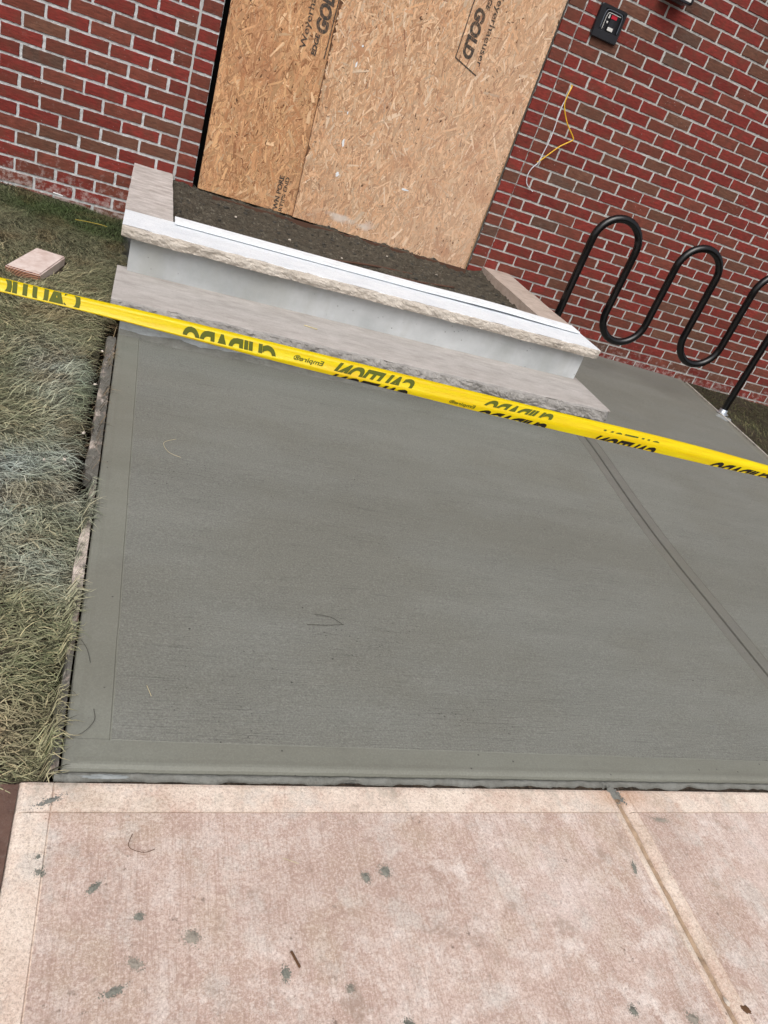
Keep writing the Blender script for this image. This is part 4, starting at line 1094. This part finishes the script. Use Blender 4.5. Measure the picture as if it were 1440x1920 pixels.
# ------------------------------------------------------------------ litter and splashes
rs = random.Random(31)
def gpos(x, y, d=0.0): return (x, y, G(x, y)+d)
rod('yellow_stick', [gpos(-.455, -.392, .040), gpos(-.40, -.385, .044), gpos(-.33, -.378, .046), gpos(-.300, -.378, .044)], .0024, M_YSTICK, 'thin yellow stick lying in the dark green grass near the wall', 'stick')
rod('white_stick', [gpos(-.60, -.06, .052), gpos(-.55, -.066, .050)], .003, M_WHITEP, 'short white stick in the grass at the foot of the left brick wall', 'stick')
rod('twig', [gpos(.425, -3.150, .002), gpos(.47, -3.158, .004), gpos(.500, -3.181, .003)], .0008, M_TWIG2, 'upper arm of the small forked twig pressed into the wet slab', 'twig', 5, 'twigs in the slab')
rod('twig', [gpos(.398, -3.192, .001), gpos(.45, -3.190, .003), gpos(.504, -3.181, .003)], .0008, M_TWIG2, 'lower arm of the small forked twig pressed into the wet slab', 'twig', 5, 'twigs in the slab')
rod('dry_blade', [gpos(-.150, -3.31, .003), gpos(-.135, -3.34, .005), gpos(-.125, -3.375, .002)], .0006, M_TWIG2, 'dark grass blade on the left trowelled border, middle of the edge', 'grass blade', 4, 'blades on the slab border')
rod('dry_blade', [gpos(-.155, -3.575, .004), gpos(-.125, -3.562, .004), gpos(-.105, -3.53, .003), gpos(-.108, -3.50, .002)], .0006, M_TWIG2, 'curled dark grass blade on the trowelled border at the bottom left corner', 'grass blade', 4, 'blades on the slab border')
rod('straw', [gpos(.06, -2.36, .003), gpos(.02, -2.40, .005), gpos(.035, -2.45, .003), gpos(.075, -2.47, .002)], .0007, M_STRAW, 'pale curled straw on the slab below the tape at the left', 'straw', 4, 'straws on the slab')
rod('straw', [gpos(-.005, -3.43, .002), gpos(.005, -3.46, .003)], .0007, M_STRAW, 'tiny straight straw on the slab near the lower left corner', 'straw', 4, 'straws on the slab')
rod('straw', [(.60, -1.44, -.997), (.66, -1.455, -.997)], .003, M_STRAW, 'pale straw lying on the lower step tread', 'straw', 4)
rod('pine_needle', [gpos(.250, -3.995, -.001), gpos(.262, -4.022, -.001)], .0022, M_LEAF, 'short dark stick on the pink pavement below the slab', 'stick', 5)
rod('straw', [gpos(-.02, -3.775, .0), gpos(-.025, -3.80, .001), gpos(.0, -3.812, .002), gpos(.02, -3.805, .0)], .0006, M_LEAF, 'curled dark stem on the pink pavement near its top left corner', 'straw', 4)
rod('straw', [gpos(.255, -3.83, .0), gpos(.285, -3.842, .0)], .0007, M_STRAW, 'straight pale stem on the pink pavement between two splashes', 'straw', 4)
def blob(x, y, rx, ry, rot, h, lab, m=None, name='mortar_splash', cat='mortar', grp='mortar splashes on the pink pavement', dz=-.0045, specks=7):
    V = []; F = []; z = G(x, y)+dz; m = m or M_GREYGREEN
    def lump(cx, cy, ax, ay, hh, n, rings, amp):
        off = rs.uniform(0, 50); b = len(V)
        for k in range(rings+1):
            t = k/rings
            for i in range(n):
                a = 2*math.pi*i/n; kk = 1+amp*fbm(math.cos(a)*2.0+off, math.sin(a)*2.0, off, 4)
                u = ax*kk*(1-t)*math.cos(a); v = ay*kk*(1-t)*math.sin(a)
                X = cx+u*math.cos(rot)-v*math.sin(rot); Y = cy+u*math.sin(rot)+v*math.cos(rot)
                V.append((X, Y, G(X, Y)+dz+hh*math.sin(t*1.4)*(.6+.9*fbm(X*90, Y*90, off, 3))))
        for k in range(rings):
            for i in range(n): F.append((b+k*n+i, b+k*n+(i+1) % n, b+(k+1)*n+(i+1) % n, b+(k+1)*n+i))
    if specks > 5:
        f_ = .40 if rx > .022 else .58
        lump(x, y, rx*f_, ry*f_, h, 26, 4, .38)
        for i in range(240):
            a = rs.uniform(0, 6.28); d = abs(rs.gauss(0, .62)); q = rs.uniform(.0007, .0019)*(1.2-.5*min(1.5, d))*max(1.0, min(rx, ry)/.011)
            u = rx*d*math.cos(a); v = ry*d*math.sin(a)
            lump(x+u*math.cos(rot)-v*math.sin(rot), y+u*math.sin(rot)+v*math.cos(rot), q, q*rs.uniform(.6, 1.4), h*.35, 6, 1, .3)
    else:
        lump(x, y, rx*.92, ry*.92, h, 30, 5, .42)
        for i in range(specks):
            a = rs.uniform(0, 6.28); d = rs.uniform(.9, 1.7); q = rs.uniform(.07, .22)*min(rx, ry)
            lump(x+rx*d*math.cos(a), y+ry*d*math.sin(a), q, q*rs.uniform(.6, 1.2), h*.5, 8, 2, .5)
    o = mesh_obj(name, V, F, m, origin=(x, y, z), smooth=True); tag(o, lab, cat, grp); return o
blob(-.173, -3.811, .012, .009, .2, .003, 'upper of two grey mortar splashes on the left edge of the pink pavement')
blob(-.167, -3.838, .010, .010, .2, .004, 'lower of two grey mortar splashes on the left edge of the pink pavement')
blob(-.078, -3.868, .016, .006, .7, .004, 'elongated slanting mortar splash right of the pair on the pavement edge')
blob(.083, -3.959, .016, .014, .2, .003, 'large round faint mortar splash on the pink pavement', M_GREYPALE)
blob(-.002, -3.920, .008, .007, .2, .003, 'small round mortar splash above the large faint one')
blob(-.006, -3.992, .016, .009, 2.6, .002, 'ragged mortar splash below the small round one on the pavement', M_GREYPALE)
blob(-.036, -4.030, .020, .007, .35, .002, 'long flat greenish mortar splash near the bottom of the pavement at left')
blob(.418, -3.872, .009, .012, .3, .004, 'left of the two side by side mortar splashes in the pavement middle')
blob(.461, -3.862, .012, .014, .5, .004, 'right of the two side by side mortar splashes in the pavement middle')
blob(.238, -4.028, .009, .012, .1, .004, 'tear shaped mortar splash beside the short dark stick on the pavement')
blob(.348, -4.060, .009, .007, .4, .004, 'small ragged mortar splash right of the tear shaped one', M_GREYPALE)
blob(.440, -4.125, .012, .010, .1, .004, 'round mortar splash at the bottom edge of the pavement')
blob(1.078, -3.880, .006, .017, -.2, .003, 'narrow upright mortar splash left of the pavement joint')
blob(1.235, -3.763, .036, .011, -.15, .002, 'wide greenish mortar smear right of the top of the pavement joint', M_GREYPALE)
blob(.905, -4.150, .009, .012, .4, .003, 'dark mortar splash near the bottom, left of the pavement joint')
blob(1.035, -4.178, .017, .014, -.6, .003, 'brownish mortar splash close to the bottom of the pavement joint', M_GREYPALE)
blob(1.135, -3.690, .040, .022, -.9, .006, 'mortar spilled over the top of the pavement joint', M_SPILL, 'mortar_spill', 'mortar', None, -.006)
blob(-.165, -3.705, .030, .008, .45, .004, 'torn grey mortar curl at the slab corner beside the grass', M_SPILL, 'mortar_spill', 'mortar', None, -.004)
blob(-.075, -3.652, .045, .006, 0, .003, 'white cement splash on the joint at the lower left slab corner', M_SPLASH, 'cement_splash', 'mortar', None, -.0075, 0)
blob(1.150, -4.156, .007, .009, .4, .010, 'white pebble in the pavement joint', M_CONE, 'pebble', 'pebble', None, -.014, 0)
blob(1.178, -4.176, .012, .008, -.5, .002, 'small brown curled leaf at the right lip of the pavement joint', M_LEAF, 'dead_leaf', 'leaf', None, -.004, 0)
for i, (x, y, s, lab) in enumerate(((-.315, -2.62, .010, 'white cement crumb in the grass, left one near the slab edge'), (-.262, -2.60, .013, 'white cement crumb in the grass, largest near the slab edge'), (-.50, -2.86, .014, 'white cement crumb in the dusty grass at the left edge'), (-.215, -1.80, .010, 'pale chip at the slab edge, uppermost'), (-.218, -2.08, .012, 'pale reddish chip at the slab edge below the uppermost one'), (-.225, -2.42, .013, 'pale chip at the slab edge where the bare soil ends'))):
    blob(x, y, s*.36, s*.62, .5*i, .006, lab, M_CONE, 'cement_crumb', 'crumb', 'pale crumbs in the grass', .008 if x < -.23 else .0, 4)
